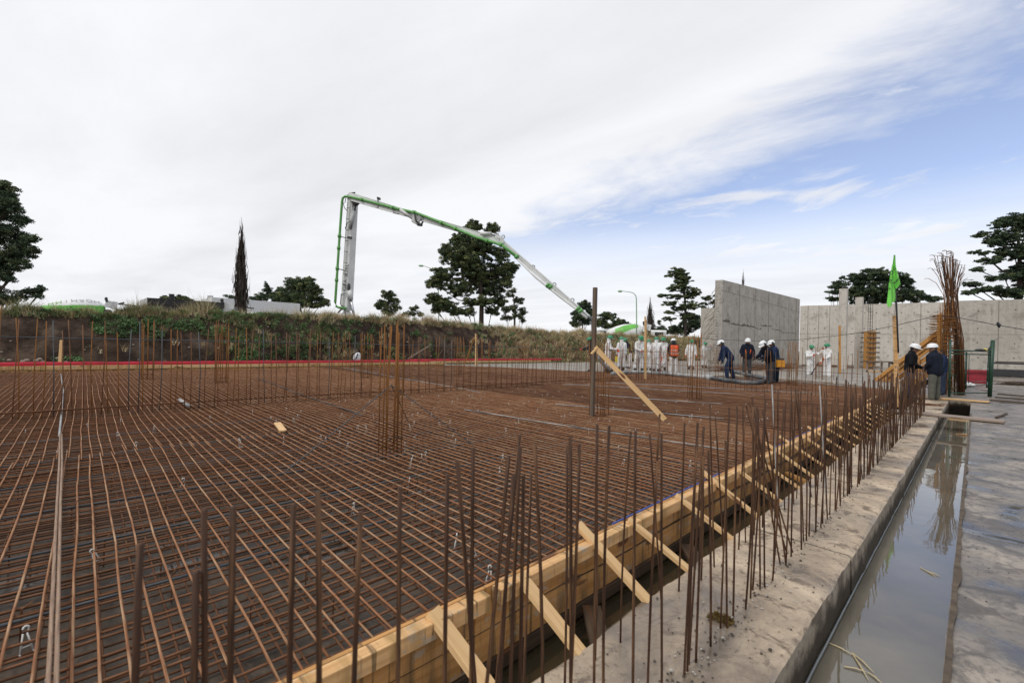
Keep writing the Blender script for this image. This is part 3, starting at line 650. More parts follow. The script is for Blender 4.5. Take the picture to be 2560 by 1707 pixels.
for s, t, lu, lv in ((.80, .87, -.14, .0), (.74, .90, .12, 0), (3.66, .88, -.36, .16), (3.60, .90, -.30, .2), (3.45, .87, -.25, .08), (3.40, .89, -.18, .12), (2.9, .9, .14, .0), (5.2, 1.1, -.22, .1), (2.0, .88, .10, 0), (6.4, .87, -.12, .06), (8.0, .88, .10, -.03), (9.1, .9, -.1, .05)):
    starter(s, t, lu, lv, sc=1.0, label='rusty starter bar leaning well out of line with its neighbours in the footing')
for s, t, lu in ((4.35, 1.16, -.05), (5.05, .95, -.05)):
    o = starter(s, t, lu, .05, label='pale concrete splashed bar leaning among the dark starter bars'); me = o.data.copy(); me.materials.clear(); me.materials.append(HOSEW); o.data = me

# ------------------------------------------------------------------ wall cages of upright bars standing on the mat
def cage_row(name, label, pts, r=.0068):
    g = thing(name, label, 'rebar cage', W3(pts[0][0], pts[0][1], .2)); pts2 = sorted(pts, key=lambda p: (W3(p[0], p[1], 0)[:2] ** 2).sum()); nearset = pts2[:100]; rest = MB()
    for p in pts2:
        s, t, h = p; ind = p in nearset; mb = MB() if ind else rest; z = zmat(s, t) - .1
        a = W3(s, t, z); b = W3(s + random.gauss(0, .03), t + random.gauss(0, .03), z + h); mid = (a + b) / 2 + U3 * random.gauss(0, .012)
        mb.tube([a, mid, b], r, 5)
        if ind: mb.build('upright_bar', random.choice((RUST_CAGE, RUST_CAGE, RUST_LONG, RUST_LONG, RUST_LOW, RUST_CAGE, STEEL)), g, smooth=True)
    if rest.n: rest.build('upright_bar', RUST_LONG, g, smooth=True, kind='stuff')
    return g
pts = []
s = -2.2
while s < 20.5:
    pts.append((s + random.uniform(-.02, .02), 9.35 + (.15 if int(s * 10) % 2 else 0), 1.48 + random.uniform(-.12, .08))); s += .105 if s < 14 else .15
cw = cage_row('wall_cage', 'long row of upright rusty bars standing across the middle of the mat', pts)
for z, tt_, m_ in ((1.39, 9.42, STEEL), (.33, 9.34, RUST_LONG), (.30, 9.52, RUST_LOW)):
    mb = MB(); mb.tube([W3(s, tt_ + .03 * n2d(s * .3, z), z + .012 * n2d(s * .25, z * 3) - (.12 * max(0, (s - 12) / 8) if z > 1 else 0)) for s in np.arange(-3.5, 20.4, .6)], .008, 5); mb.build('tie_bar', m_, cw, smooth=True)
pts = []; t = 1.9
while t < 9.3: pts.append((14.5 + random.choice((0, .15)), t, 1.40 + random.uniform(-.2, .05))); t += .125
cw2 = cage_row('wall_cage', 'shorter row of upright bars running from the starter bars toward the workers', pts)
for z in (.9, .34):
    mb = MB(); mb.tube([W3(14.5, t, z + .02 * n2d(t * .3, z)) for t in np.arange(2.0, 9.4, .6)], .007, 5); mb.build('tie_bar', RUST_LONG, cw2)
pts = [(20.3 + .02 * n2d(t, 3), t, 1.25 + random.uniform(-.1, .1)) for t in np.arange(9.3, 13.6, .16)] + [(24.5, t, 1.1 + random.uniform(-.2, .1)) for t in np.arange(3.4, 8.0, .35)]
cage_row('wall_cage', 'sparse upright bars standing by the workers at the edge of the pour', pts)

# column cages
def column_cage(label, s, t, h, w=.24, nb=9, lean=0.0, brace=False, rot=0.0):
    o = W3(s, t, .2); g = thing('column_cage', label, 'rebar cage', o, 'rusty column cages on the mat')
    pos = [(-1, -1), (0, -1), (1, -1), (1, 0), (1, 1), (0, 1), (-1, 1), (-1, 0), (.4, -1), (-.45, 1), (.5, .1)][:nb]
    for (a, b) in pos:
        mb = MB(); p = o + U3 * a * w / 2 + V3 * b * w / 2; L = random.gauss(0, .02)
        mb.tube([p - Z3 * .1, p + Z3 * h * .5 + U3 * random.gauss(0, .006), p + Z3 * (h + random.uniform(-.08, .05)) + U3 * (L + lean) + V3 * random.gauss(0, .02)], .0075, 5); mb.build('upright_bar', RUST_CAGE, g, smooth=True)
    for z in (.04, .16):
        mb = MB(); mb.tube([o + U3 * a * (w / 2 + .01) + V3 * b * (w / 2 + .01) + Z3 * z for a, b in ((-1, -1), (1, -1), (1, 1), (-1, 1), (-1, -1))], .005, 4); mb.build('tie', RUST_LOW, g)
    return g
ca = column_cage('nearest rusty column cage held by two slanting grey rods', 2.5, 4.54, 1.42, .18, 9)
for e in ((1.30, 4.25), (3.35, 4.1), (3.6, 6.0)):
    mb = MB(); mb.tube([W3(2.5, 4.54, .95), W3(e[0], e[1], .24)], .005, 5); mb.build('brace_rod', STEEL, label='thin grey rod propping the nearest column cage', cat='rod', group='grey rods propping the nearest column cage')
column_cage('column cage around the foot of the dark wooden post', 6.62, 4.62, 1.35, .24, 7)
column_cage('column cage beyond the wooden post with open tops', 10.9, 4.8, 1.6, .24, 8)
column_cage('column cage near the pump hose behind the second row of bars', 18.57, 4.6, 1.6, .24, 8)
column_cage('column cage by the two white workers at the right', 24.0, 4.9, 1.5, .24, 8)
column_cage('column cage behind the long bar row below the bare poplar', 2.76, 14.42, 1.7, .26, 8)
column_cage('column cage before the bank left of the poplar', 1.35, 16.6, 1.75, .26, 7)
column_cage('column cage before the bank below the pump mast', 7.0, 14.5, 1.55, .26, 8)
column_cage('column cage before the bare soil right of the pump mast', 10.9, 14.4, 1.5, .26, 7)
column_cage('leftmost column cage against the dark bank', -1.3, 12.8, 1.75, .26, 7)
column_cage('column cage in front of the broken pallet', 14.6, 14.4, 1.4, .26, 7)

# ------------------------------------------------------------------ posts, stakes and loose timber
def post(name, label, p0, p1, w, d, mat, group=None, parent=None):
    mb = MB(); mb.beam(p0, p1, w, d, U3, ch=.08, segs=3, warp=.004); return mb.build(name, mat, parent, label=label, cat=None if parent else 'post', group=group)
post('wooden_post', 'tall dark weathered wooden post standing in the mat', W3(6.43, 4.63, .05), atD(1488, 719, 7.85), .065, .065, POSTWOOD)
mb = MB(); mb.beam(G(1662, 1049, .24), atD(1487, 868, 7.75), .088, .025, (-.5, -.6, .5)); mb.build('plank', PINE, label='pale knotty plank leaning from the mat against the dark post', cat='plank')
mb = MB(); mb.beam(atD(1478, 885, 7.7), atD(1494, 868, 7.75), .04, .03); mb.build('wood_cleat', PINE, label='short wooden cleat nailed on the dark post beside the plank', cat='cleat')
mb = MB(); a = G(1612, 949, .2); mb.beam(a, atD(1613, 791, a[1]), .045, .09, (0, 1, 0)); mb.beam(a + np.array((.055, .01, 0)), atD(1616, 800, a[1]) + np.array((.0, .02, 0)), .03, .05, (0, 1, 0)); mb.build('wooden_stake', PINE, label='tall pale stake standing among the white workers', cat='stake')
mb = MB(); a = G(148, 926, .2); b = atD(154, 850, a[1]); mb.beam(a, b, .10, .035, (0, 1, 0)); mb.build('wooden_stake', PINE, label='short pale board standing at the far left edge board', cat='stake')
mb = MB(); a = G(1189, 913, .25); mb.beam(a, atD(1189, 834, a[1]), .07, .09, (0, 1, 0)); mb.beam(a + np.array((.1, .1, 0)), atD(1192, 836, a[1] + .1), .05, .05, (0, 1, 0)); mb.build('wooden_stake', PINE, label='upright pair of pale stakes at the far edge of the mat', cat='stake')
mb = MB(); a = G(1162, 910, .25); mb.beam(a, atD(1185, 845, a[1] - 1.5), .07, .05, (0, 1, 0)); mb.build('wooden_stake', ORANGEWOOD, label='slanting stake leaning on the upright pair at the far edge', cat='stake')
mb = MB(); a = G(2100, 943, .05); mb.beam(a, atD(2099, 814, a[1]), .07, .10, (0, 1, 0)); mb.beam(a - np.array((.25, 0, -.03)), a + np.array((.45, 0, .03)), .12, .06); mb.build('wooden_stake', ORANGEWOOD, label='orange board standing upright before the taller concrete column', cat='stake')
mb = MB(); mb.beam(G(693, 1059, .25) + Z3 * .01, G(708, 1079, .25) + Z3 * .01, .085, .02, Z3, segs=1); mb.build('wood_offcut', PINE, label='short pale wood offcut lying on the mat', cat='offcut')
mb = MB(); a = G(449, 1003, .25); b = G(471, 1018, .25); mb.tube([a + Z3 * .03, b + Z3 * .03], .028, 10); mb.build('plastic_pipe', HOSEW, smooth=True, label='short grey white pipe piece lying on the mat', cat='pipe')
mb = MB(); mb.tube([G(152, 935, .25) + Z3 * .01, G(158, 975, .25), G(153, 1040, .25), G(148, 1090, .25)], .011, 6); mb.build('pale_strip', HOSEW, smooth=True, label='pale rope like strip lying along the mat below the left stake', cat='rope')
# flag post
a = W3(17.15, 1.56, -.1); b = atD(2237, 789, 13.0)
post('wooden_post', 'tall pale post carrying the flag pole beside the starter bars', a, b, .11, .07, PINE_FORM)
fp = thing('flag', 'green flag with black lettering hanging on a leaning grey pole', 'flag', atD(2246, 882, 12.88))
mb = MB(); mb.tube([atD(2246, 882, 12.88), atD(2241, 760, 12.86), atD(2236, 638, 12.84)], .022, 8); mb.build('pole', GREYT, fp, smooth=True)
mb = MB()
def lobe(rows, D0, amp, ph, n=7):
    P = []
    for (y, xl, xr, dd) in rows:
        P.append([atD(xl + (xr - xl) * f, y, D0 + dd + amp * math.sin(f * 5 + ph)) for f in np.linspace(0, 1, n)])
    mb.grid(np.array(P))
lobe([(637, 2235, 2237, 0), (660, 2232, 2239, -.02), (675, 2231, 2242, -.03), (690, 2232, 2246, -.04), (705, 2234, 2250.5, -.04), (711, 2236, 2251, -.03), (722, 2238, 2241, 0)], 12.78, .05, .4)
lobe([(640, 2234, 2237, .02), (680, 2229, 2237, .03), (710, 2229, 2238, .03), (740, 2229, 2239, .03), (751, 2230, 2239, .03), (756, 2231, 2234, .03)], 12.80, .03, 2.0)
lobe([(660, 2231, 2234, .03), (680, 2226.5, 2231, .05), (710, 2222, 2229.5, .06), (740, 2219, 2229.5, .06), (757, 2217, 2230.5, .05), (764, 2218.5, 2229, .04), (768, 2221, 2224, .04)], 12.74, .03, 1.0)
mb.build('cloth', FLAGG, fp, smooth=True)

def lettering(txt, size, M, mat, parent, name='lettering', thick=.004):
    cu = bpy.data.curves.new('t', 'FONT'); cu.body = txt; cu.size = size; cu.extrude = thick; cu.align_x = 'CENTER'; cu.align_y = 'CENTER'
    o = bpy.data.objects.new('t', cu); COL.objects.link(o); dg = bpy.context.evaluated_depsgraph_get(); dg.update(); me = bpy.data.meshes.new_from_object(o.evaluated_get(dg))
    bpy.data.objects.remove(o); bpy.data.curves.remove(cu)
    me.name = name; me.materials.clear(); me.materials.append(mat)
    off = Vector(tuple(ORG[parent.name])); me.transform(Matrix.Translation(-off) @ M)
    o = bpy.data.objects.new(name, me); COL.objects.link(o); o.parent = parent; ORG[o.name] = ORG[parent.name]; return o
def frame(c, xdir, ydir):
    x = Vector(tuple(xdir)).normalized(); y = Vector(tuple(ydir)); z = x.cross(y).normalized(); y = z.cross(x)
    return Matrix(((x.x, y.x, z.x, c[0]), (x.y, y.y, z.y, c[1]), (x.z, y.z, z.z, c[2]), (0, 0, 0, 1)))
XR = np.array((1., 0, 0))
lettering('B.', .10, frame(atD(2237, 674, 12.66), (.7, 0, -.7), (.7, 0, .7)), LETB, fp)
lettering('ANEBO', .075, frame(atD(2242, 702, 12.64), (.72, 0, .7), (-.7, 0, .72)), LETB, fp)
lettering('O', .15, frame(atD(2228.6, 682, 12.62), (1, 0, 0), (0, 0, 1)), LETB, fp)
lettering('BU', .10, frame(atD(2226.5, 704, 12.62), (.45, 0, -.9), (.9, 0, .45)), LETB, fp)
lettering('SE', .07, frame(atD(2223.5, 722, 12.62), (.45, 0, -.9), (.9, 0, .45)), LETB, fp)

# ------------------------------------------------------------------ tall rebar bundle, stair formwork, scaffold at the right
rb = thing('rebar_bundle', 'very tall fan of rusty bars rising above the far wall', 'rebar', W3(23.67, .44, 0))
b0 = G(2405, 985, 0)
groups = [(2398, 0.16, 26, 2385, 2402, 640, 10), (2362, .14, 15, 2352, 2384, 690, 30)]
for i in range(70):
    D = 16.6 + random.uniform(-.28, .28); f = random.random(); bx = 2387 + 25 * f if i % 3 else 2353 + 30 * f
    base = atD(bx, 985, D); base[2] = 0; mid = atD(bx + random.uniform(-2, 2) - (4 if i % 3 else 0), 850, D); g_ = random.gauss(0, 1); nx = 2374 + 12 * max(-1.5, min(1.5, g_)); neck = atD(nx, 712 + random.uniform(-12, 12), D)
    ty = random.uniform(624, 668) + 9 * abs(g_) ** 1.6; tx = nx + g_ * 12 - 3 + random.gauss(0, 4); ty = min(ty, 700); top = atD(tx, ty, D)
    mb = MB(); P = [base, mid, neck * .85 + mid * .15, neck * .55 + top * .45, top]
    if random.random() < .75: P += [top + np.array((-.08, 0, .012)), top + np.array((-.16, 0, -.015))]
    mb.tube(P, .0085, 5); mb.build('upright_bar', (RUST_CAGE, RUST_START, RUST_LONG, RUST_START)[i % 4], rb, smooth=True)
for i in range(22):
    bx = 2352 + 32 * (i % 8) / 7 + random.uniform(-1, 1); D = 16.4 + (i // 8) * .18; base = atD(bx, 985, D); base[2] = 0; top = atD(bx + random.uniform(-6, 4), random.uniform(745, 790), D); mb = MB()
    mb.tube([base, (base + top) / 2 + np.array((random.gauss(0, .03), 0, 0)), top], .009, 5); mb.build('upright_bar', RUST_CAGE, rb, smooth=True)
for i in range(46):
    z = .12 + i * .062; D = 16.35; a = atD(2350 + random.uniform(-3, 3), 900, D); b = atD(2386 + random.uniform(-3, 3), 900, D); a[2] = z; b[2] = z + random.uniform(-.1, .1); mb = MB()
    mb.tube([a, (a + b) / 2 - np.array((0, random.uniform(.02, .06), random.uniform(-.05, .05))), b, b + np.array((0, .45, .03)), a + np.array((0, .45, .02)), a], .011, 4); mb.build('stirrup', RUST_CAGE, rb)
sf = thing('stair_formwork', 'sloping timber stair formwork climbing to the tall rusty bars', 'formwork', G(2270, 945, .1))
def sl(x0, y0, D0, x1, y1, D1, w, h, mat=ORANGEWOOD, name='board'):
    mb = MB(); mb.beam(atD(x0, y0, D0), atD(x1, y1, D1), h, w, Z3); mb.build(name, mat, sf)
sl(2188, 951, 19.6, 2347, 829, 16.7, .15, .04); sl(2196, 957, 19.5, 2347, 838, 16.75, .20, .03, PLY)
sl(2205, 960, 19.4, 2347, 852, 16.8, .20, .03); sl(2222, 962, 19.3, 2347, 873, 16.8, .17, .03); sl(2245, 965, 19, 2347, 892, 16.8, .22, .03); sl(2268, 970, 18.6, 2347, 914, 16.8, .25, .03)
for i in range(5):
    f = (i + .5) / 5; x = 2200 + 140 * f; y = 952 - 108 * f; D = 19.3 - 2.5 * f; mb = MB(); a = atD(x, y, D + .06); b = a.copy(); b[2] = 0; mb.beam(a, b, .05, .07, V3); mb.build('strut', PLY, sf)
post('wooden_post', 'rough orange post at the top of the stair formwork', atD(2347, 1000, 16.55) * np.array((1, 1, 0)), atD(2349, 785, 16.55), .13, .08, ORANGEWOOD)

scf = thing('scaffold_frame', 'dark green steel scaffold frame standing on the wet floor', 'scaffold', W3(22.7, .1, 0))
def gpost(x, y, top): 
    a = G(x, y, 0); return a, a + Z3 * top
LF, LB, RF, RB = G(2373, 992, 0), G(2414, 973, 0), G(2474, 991, 0), G(2467, 968, 0)
posts = {'a': (LF, 1.98), 'b': (LB, 1.62), 'c': (RF, 2.02), 'd': (RB, 1.75)}
def stick(a, b, r, nm='tube', mat=SCAFG):
    mb = MB(); mb.tube([a, b], r, 8); mb.build(nm, mat, scf, smooth=True)
for k, (p, h) in posts.items(): stick(p, p + Z3 * h + XR * (.07 if k in 'cd' else 0), (.033 if k != 'c' else .06), 'post')
p2 = G(2386, 985, 0); stick(p2, p2 + Z3 * 1.93, .028, 'post'); p2 = G(2396, 982, 0); stick(p2, p2 + Z3 * 1.88, .028, 'post')
for z in (.22, .72, 1.18, 1.60): stick(LF + Z3 * z, LB + Z3 * z, .018, 'rung')
for z in (.25, .9, 1.6, 1.75): stick(RF + Z3 * z, RB + Z3 * z, .02, 'rung')
for z, r in ((1.62, .022), (1.50, .02), (.13, .02)): stick(LF + Z3 * z, RF + Z3 * z, r, 'rail')
for z, r in ((1.52, .022), (.12, .018), (.3, .015)): stick(LB + Z3 * z, RB + Z3 * z, r, 'rail')
stick(LB + Z3 * .25 + XR * .12, LB + Z3 * 1.5 + XR * .12, .012, 'rung')
for z, h in ((1.86, .16), (1.70, .12)):
    mb = MB(); mb.beam(RB + XR * .06 + Z3 * (z - .12), RF + XR * .08 + Z3 * z, .05, h); mb.build('side_plate', SCAFG, scf)
mb = MB(); a = LF * .25 + RF * .75 + Z3 * 1.66; mb.ell(a, (.22, .08, .045)); mb.ell(a + np.array((.14, 0, .01)), (.07, .06, .05), mi=1); mb.build('work_glove', [DARKM, YELLOW], smooth=True, label='dark glove with a yellow cuff lying on the scaffold rail', cat='glove')
# planks over the channel and on the floor
def plank(label, s0, t0, s1, t1, w, z, th=.04, mat=PLANKGREY, n='plank'):
    mb = MB(); mb.beam(W3(s0, t0, z), W3(s1, t1, z), w, th, Z3, segs=3, warp=.003); return mb.build(n, mat, label=label, cat='plank')
plank('wide grey plank bridging the channel near the starter bars', 14.5, 1.45, 14.35, -.45, .42, .035)
plank('pale edged plank bridging the channel beside the scaffold', 20.2, 1.5, 20.25, -.32, .38, .035, mat=PLANKGREY)
mb = MB(); mb.beam(W3(20.0, 1.5, .045), W3(20.02, -.3, .045), .03, .05); mb.build('batten', PINE, label='white pale batten along the plank beside the scaffold', cat='batten')
plank('dark plank lying flat on the wet floor right of the scaffold', 22.9, -.5, 22.3, -2.0, .14, .03, mat=PINE_DARK)
plank('thin dark board lying before the scaffold foot', 21.3, -.35, 20.6, -1.7, .12, .03, mat=PINE_DARK)
plank('short dark board lying beyond the scaffold', 25.0, -.6, 24.6, -1.6, .12, .03, mat=PINE_DARK)
plank('dark wet stick on the floor at the right of the channel', 15.3, -.35, 16.6, -.55, .05, .02, .03, PINE_DARK)
# red barrier, bin, sack, heaps
a, b = G(2400, 956, 0), G(2466, 958, 0); rbz = thing('road_barrier', 'red plastic road barrier with slots behind the green scaffold', 'barrier', (a + b) / 2)
mb = MB(); d = (b - a); mb.beam(a + Z3 * .08, b + Z3 * .08, .45, .16); mb.beam(a + Z3 * .26, b + Z3 * .26, .34, .2); mb.beam(a + Z3 * .64, b + Z3 * .64, .24, .14)
for f in np.linspace(.04, .96, 8): mb.beam(a + d * f + Z3 * .3, a + d * f + Z3 * .62, .10, .20, d)
mb.build('shell', REDPL, rbz)
mb = MB(); mb.beam(a + Z3 * .46 , b + Z3 * .46, .05, .3, mi=0); mb.build('core', plain('pale_slot', (.30, .16, .14), .6), rbz)
mb = MB(); a = G(2410, 967, 0)
v = []; mb.ell(a + Z3 * .12, (.34, .22, .15), nu=16, nv=10); mb.ell(a + np.array((.25, -.05, .08)), (.2, .16, .1)); mb.build('sack', BAGW, smooth=True, label='crumpled white sack lying under the green scaffold', cat='sack')
a = G(2528, 942, 0); bn = thing('metal_bin', 'dark open metal bin against the far right wall', 'bin', a)
M3 = [V3 * -1, U3, Z3]
for dx_ in (-.95, .95):
    for dy_ in (-.5, .5): mb = MB(); mb.beam(a - V3 * dx_ + U3 * dy_, a - V3 * dx_ + U3 * dy_ + Z3 * 1.0, .12, .12); mb.build('leg', BINM, bn)
for dy_ in (-.5, .5): mb = MB(); mb.beam(a + V3 + Z3 * .98 + U3 * dy_, a - V3 + Z3 * .98 + U3 * dy_, .1, .12); mb.build('rail', BINM, bn)
mb = MB(); mb.box(a + Z3 * .28, (2.0, 1.1, .5), M3); mb.build('tub', BINM, bn)
mb = MB(); mb.beam(a + V3 * .8 + Z3 * 1.08, a - V3 * 1.9 + Z3 * 1.1, .5, .06); mb.build('board', PINE_DARK, bn)
def heap(label, c, L, W_, H_, n, mat, dirv, name='rebar_heap', r=.008, cat='rebar heap'):
    mb = MB(); d = np.array(dirv); sd = np.array((-d[1], d[0], 0))
    for i in range(n):
        o = c + d * random.uniform(-L, L) * .4 + sd * random.uniform(-W_, W_) * .5 + Z3 * (random.random() ** 2 * H_ + .01); dd = d + sd * random.gauss(0, .2) + Z3 * random.gauss(0, .04); l = random.uniform(.3, .9) * L
        mb.tube([o - dd * l / 2, o + Z3 * random.uniform(-.03, .03), o + dd * l / 2], r, 4)
    return mb.build(name, mat, label=label, cat=cat)
heap('low heap of rusty bars along the foot of the dark wall', W3(34, 9.7, .25), 9, 1.0, .35, 130, RUST_LONG, U3)
heap('rusty bars piled at the open left end of the dark wall', W3(26.3, 10.0, .25), 2.6, 1.2, .3, 60, RUST_LONG, U3)
heap('dark bars and pipes lying at the foot of the pale wall', W3(46.5, 8.5, .05), 4, 1.2, .4, 50, RUST_LOW, V3, r=.02)
heap('scattered brushwood heap on the wet floor at the far right', G(2545, 962, 0), 1.6, .6, .16, 60, PINE_DARK, XR, name='brushwood', cat='brushwood', r=.01)
heap('tangle of wire scraps on the end of the footing', W3(17.4, .95, .005), .7, .4, .03, 40, RUST_LOW, V3, name='wire_scrap', r=.003, cat='wire scraps')
# mesh panel next to the open wall end
mp = thing('mesh_panel', 'rusty welded mesh panel standing before the wall end', 'mesh panel', G(1785, 925, .24))
mb = MB(); aD = 25.0
for x in np.linspace(1772, 1801, 9): 
    p = atD(x, 920, aD); q_ = atD(x + 1, 862 - (x - 1772) * .2, aD); p[2] = .24; mb.tube([p, q_], .008, 4)
for y in np.linspace(866, 918, 14): mb.tube([atD(1770, y + 1, aD), atD(1802, y - 1, aD)], .007, 4)
mb.build('mesh', RUST_LOW, mp)
# edge bar at the left end of the back wall
mb = MB(); p = W3(48.35, 20.95, -.2); mb.beam(p, p + Z3 * 6.1, .18, .1); mb.build('steel_edge_post', RUST_LOW, label='dark rusty steel edge at the left end of the narrow pale wall', cat='post')
# column shutter
a = G(2173, 928, .05); cs = thing('column_shutter', 'orange timber column shutter with grey clamps and bars on top', 'formwork', a)
Dc = a[1]; 
for dx_ in (-.24, 0, .24):
    mb = MB(); mb.beam(a + XR * dx_, a + XR * dx_ + Z3 * 3.2, .15, .5, (0, 1, 0)); mb.build('board', ORANGEWOOD, cs)
for dx_ in (-.12, .12):
    mb = MB(); mb.beam(a + XR * dx_ - np.array((0, .27, 0)), a + XR * dx_ - np.array((0, .27, 0)) + Z3 * 3.25, .08, .06, (0, 1, 0)); mb.build('batten', PLY, cs)
for i in range(8):
    mb = MB(); z = .35 + .39 * i; mb.beam(a + XR * -.5 - np.array((0, .34, -z)), a + XR * .5 - np.array((0, .34, -z)), .11, .10); mb.build('clamp', POSTWOOD, cs); mb = MB(); mb.beam(a + XR * -.48 - np.array((0, -.34, -z)), a + XR * .48 - np.array((0, -.34, -z)), .09, .07); mb.build('clamp', POSTWOOD, cs)
for dx_ in (-.18, 0.0, .18):
    mb = MB(); mb.tube([a + XR * dx_ + Z3 * 3, a + XR * dx_ + Z3 * 5.95], .016, 5); mb.build('upright_bar', WIRE, cs)
for i in range(10): z = 3.4 + i * .27; mb = MB(); mb.tube([a + XR * -.19 + Z3 * z, a + XR * .19 + Z3 * z], .01, 4); mb.build('tie', WIRE, cs)
# trestle beside it
a = G(2196, 938, .05); tr = thing('trestle', 'rough wooden trestle with sloping boards beside the column shutter', 'trestle', a)
for dx_ in (-.75, -.3, .2, .7):
    mb = MB(); mb.beam(a + XR * dx_, a + XR * dx_ + Z3 * .85, .10, .06, (0, 1, 0)); mb.build('leg', PLANKGREY, tr)
mb = MB(); mb.beam(a + XR * -.85 + Z3 * .9, a + XR * .75 + Z3 * .9, .5, .07); mb.beam(a + XR * .7 + Z3 * .9, a + XR * 2.0 + Z3 * .3, .3, .06); mb.build('board', POSTWOOD, tr)
mb = MB(); mb.beam(a + XR * -.8 + Z3 * .25, a + XR * .75 + Z3 * .25, .06, .08); mb.build('crosspiece', PINE, tr)
# pallet and sacks at the bank
D = 28.5; pl = thing('pallet', 'broken wooden pallet tilted against the foot of the bank', 'pallet', atD(1072, 888, D))
for i in range(5):
    mb = MB(); y = 861 + i * 6.5; mb.beam(atD(1055 + i * 2, y, D - i * .1), atD(1098 + i, y + 11, D - i * .1), .03, .11, (0, -.5, 1)); mb.build('slat', PLANKGREY, pl)
for x in (1062, 1078, 1094):
    mb = MB(); mb.beam(atD(x, 862 + (x - 1055) * .25, D + .1), atD(x + 5, 892 + (x - 1055) * .2, D - .4), .08, .06, (0, -1, .3)); mb.build('stringer', PLANKGREY, pl)
mb = MB(); mb.beam(atD(1020, 897, 25.5), atD(1077, 862, 26.2), .08, .05); mb.build('plank', PLANKGREY, label='grey board leaning up beside the broken pallet', cat='plank')
mb = MB(); mb.beam(atD(1093, 895, 25.5), atD(1107, 874, 26), .05, .05); mb.build('stick', PINE_DARK, label='short dark stick leaning right of the broken pallet', cat='stick')
for lab, x, y, D, r in (('white sack with a blue stripe standing behind the red strip', 893, 897, 22.6, .19), ('white sack lying at the foot of the grassy bank', 1334, 889, 36, .28)):
    sk = thing('sack', lab, 'sack', atD(x, y + 4, D)); c = atD(x, y - 4, D); mb = MB(); mb.ell(c, (r, r * .8, r * 1.15), nu=14, nv=10); mb.ell(c + np.array((r * .2, 0, r * .7)), (r * .7, r * .6, r * .6)); mb.ell(c + np.array((-r * .45, 0, -r * .3)), (r * .6, r * .6, r * .6)); mb.build('body', BAGW, sk, smooth=True)
    if x < 1000: mb = MB(); mb.tube([c + np.array((-.02, -r * .83, -.1)), c + np.array((.03, -r * .9, .05)), c + np.array((.06, -r * .6, .2))], .025, 6); mb.build('stripe', NAVYB, sk)
mb = MB()
for i in range(14): mb.ell(W3(random.uniform(-2.5, -.3), 22.75, .3 + random.random() * .35), (random.uniform(.05, .12), .06, .05), nu=8, nv=5)
mb.build('rubble', PLANKGREY, label='pale rubble lumps at the foot of the bank at the far left', cat='rubble', kind='stuff')

# cables
def cable(label, pts, r=.012, n=40):
    mb = MB(); P = np.array(pts); f = np.linspace(0, len(P) - 1, n)
    mb.tube(np.stack([np.interp(f, range(len(P)), P[:, i]) for i in range(3)], -1), r, 5); return mb.build('cable', WIRE, smooth=True, label=label, cat='cable')
cable('long black cable sagging in front of the walls to the orange post', [atD(1640, 832, 27), atD(1700, 838, 26.5), atD(1780, 848, 26), atD(1860, 851.5, 25), atD(1930, 851.5, 24), atD(2000, 849, 23), atD(2100, 838, 20.5), atD(2160, 830, 19), atD(2245, 812, 17.6), atD(2348, 788, 16.5)])
cable('black cable running from the orange post to the right', [atD(2348, 788, 16.5), atD(2400, 795, 15.8), atD(2490, 812, 14.8), atD(2560, 824, 14), atD(2700, 840, 13)])
mb = MB(); c = atD(2496, 812, 14.7); mb.ell(c, (.035, .05, .11), M=[(.9, 0, .3), (0, 1, 0), (-.3, 0, .9)]); mb.ell(c + np.array((.02, 0, .0)), (.06, .04, .05)); mb.build('cable_joint', WIRE, smooth=True, label='black taped joint hanging on the right hand cable', cat='cable joint')
mb = MB(); mb.tube([W3(s, .572 + .004 * n2d(s * 3, 1), -.255 + .01 * n2d(s * 2, 3)) for s in np.arange(-1.5, 14, .2)], .006, 6); mb.build('hose', plain('pale_tube', (.22, .24, .25), .4), smooth=True, label='thin grey tube lying along the water line of the footing', cat='tube')
mb = MB(); S = np.arange(-1.5, 16, .12); mb.grid(np.array([[W3(s, .083 - .004, .0045), W3(s, .083 - .03 - .022 * (n2d(s * 2.3, 5) + .4 * n2d(s * 9, 2)), .0045)] for s in S]), flip=False)
mb.build('silt_line', plain('silt', (.085, .062, .042), .9, var=.4, sc=9), kind='stuff', label='thin brown silt line along the floor edge of the channel', cat='silt')
# straw on the water
for (x0, y0, x1, y1) in ((2065, 1603, 2140, 1640), (2130, 1630, 2185, 1680), (2130, 1632, 2172, 1700), (2110, 1665, 2170, 1680), (2170, 1680, 2205, 1707), (2300, 1418, 2340, 1440), (2318, 1428, 2352, 1440)):
    a = G(x0, y0, -.27); b = G(x1, y1, -.268); mb = MB(); mb.tube([a, (a + b) / 2 + np.array((.004, .006, .002)), b], (.0035, .005, .001), 5); mb.build('straw', DRYG[3], label='pale straw stalk floating on the channel water', cat='straw', group='straw stalks on the channel water')
mb = MB(); c = G(2405, 1087, -.27); mb.beam(c - np.array((.07, -.06, 0)), c + np.array((.06, -.05, .02)), .05, .03); mb.build('wood_chip', PINE_FORM, label='yellow wood scrap floating at the far end of the channel', cat='wood scrap')
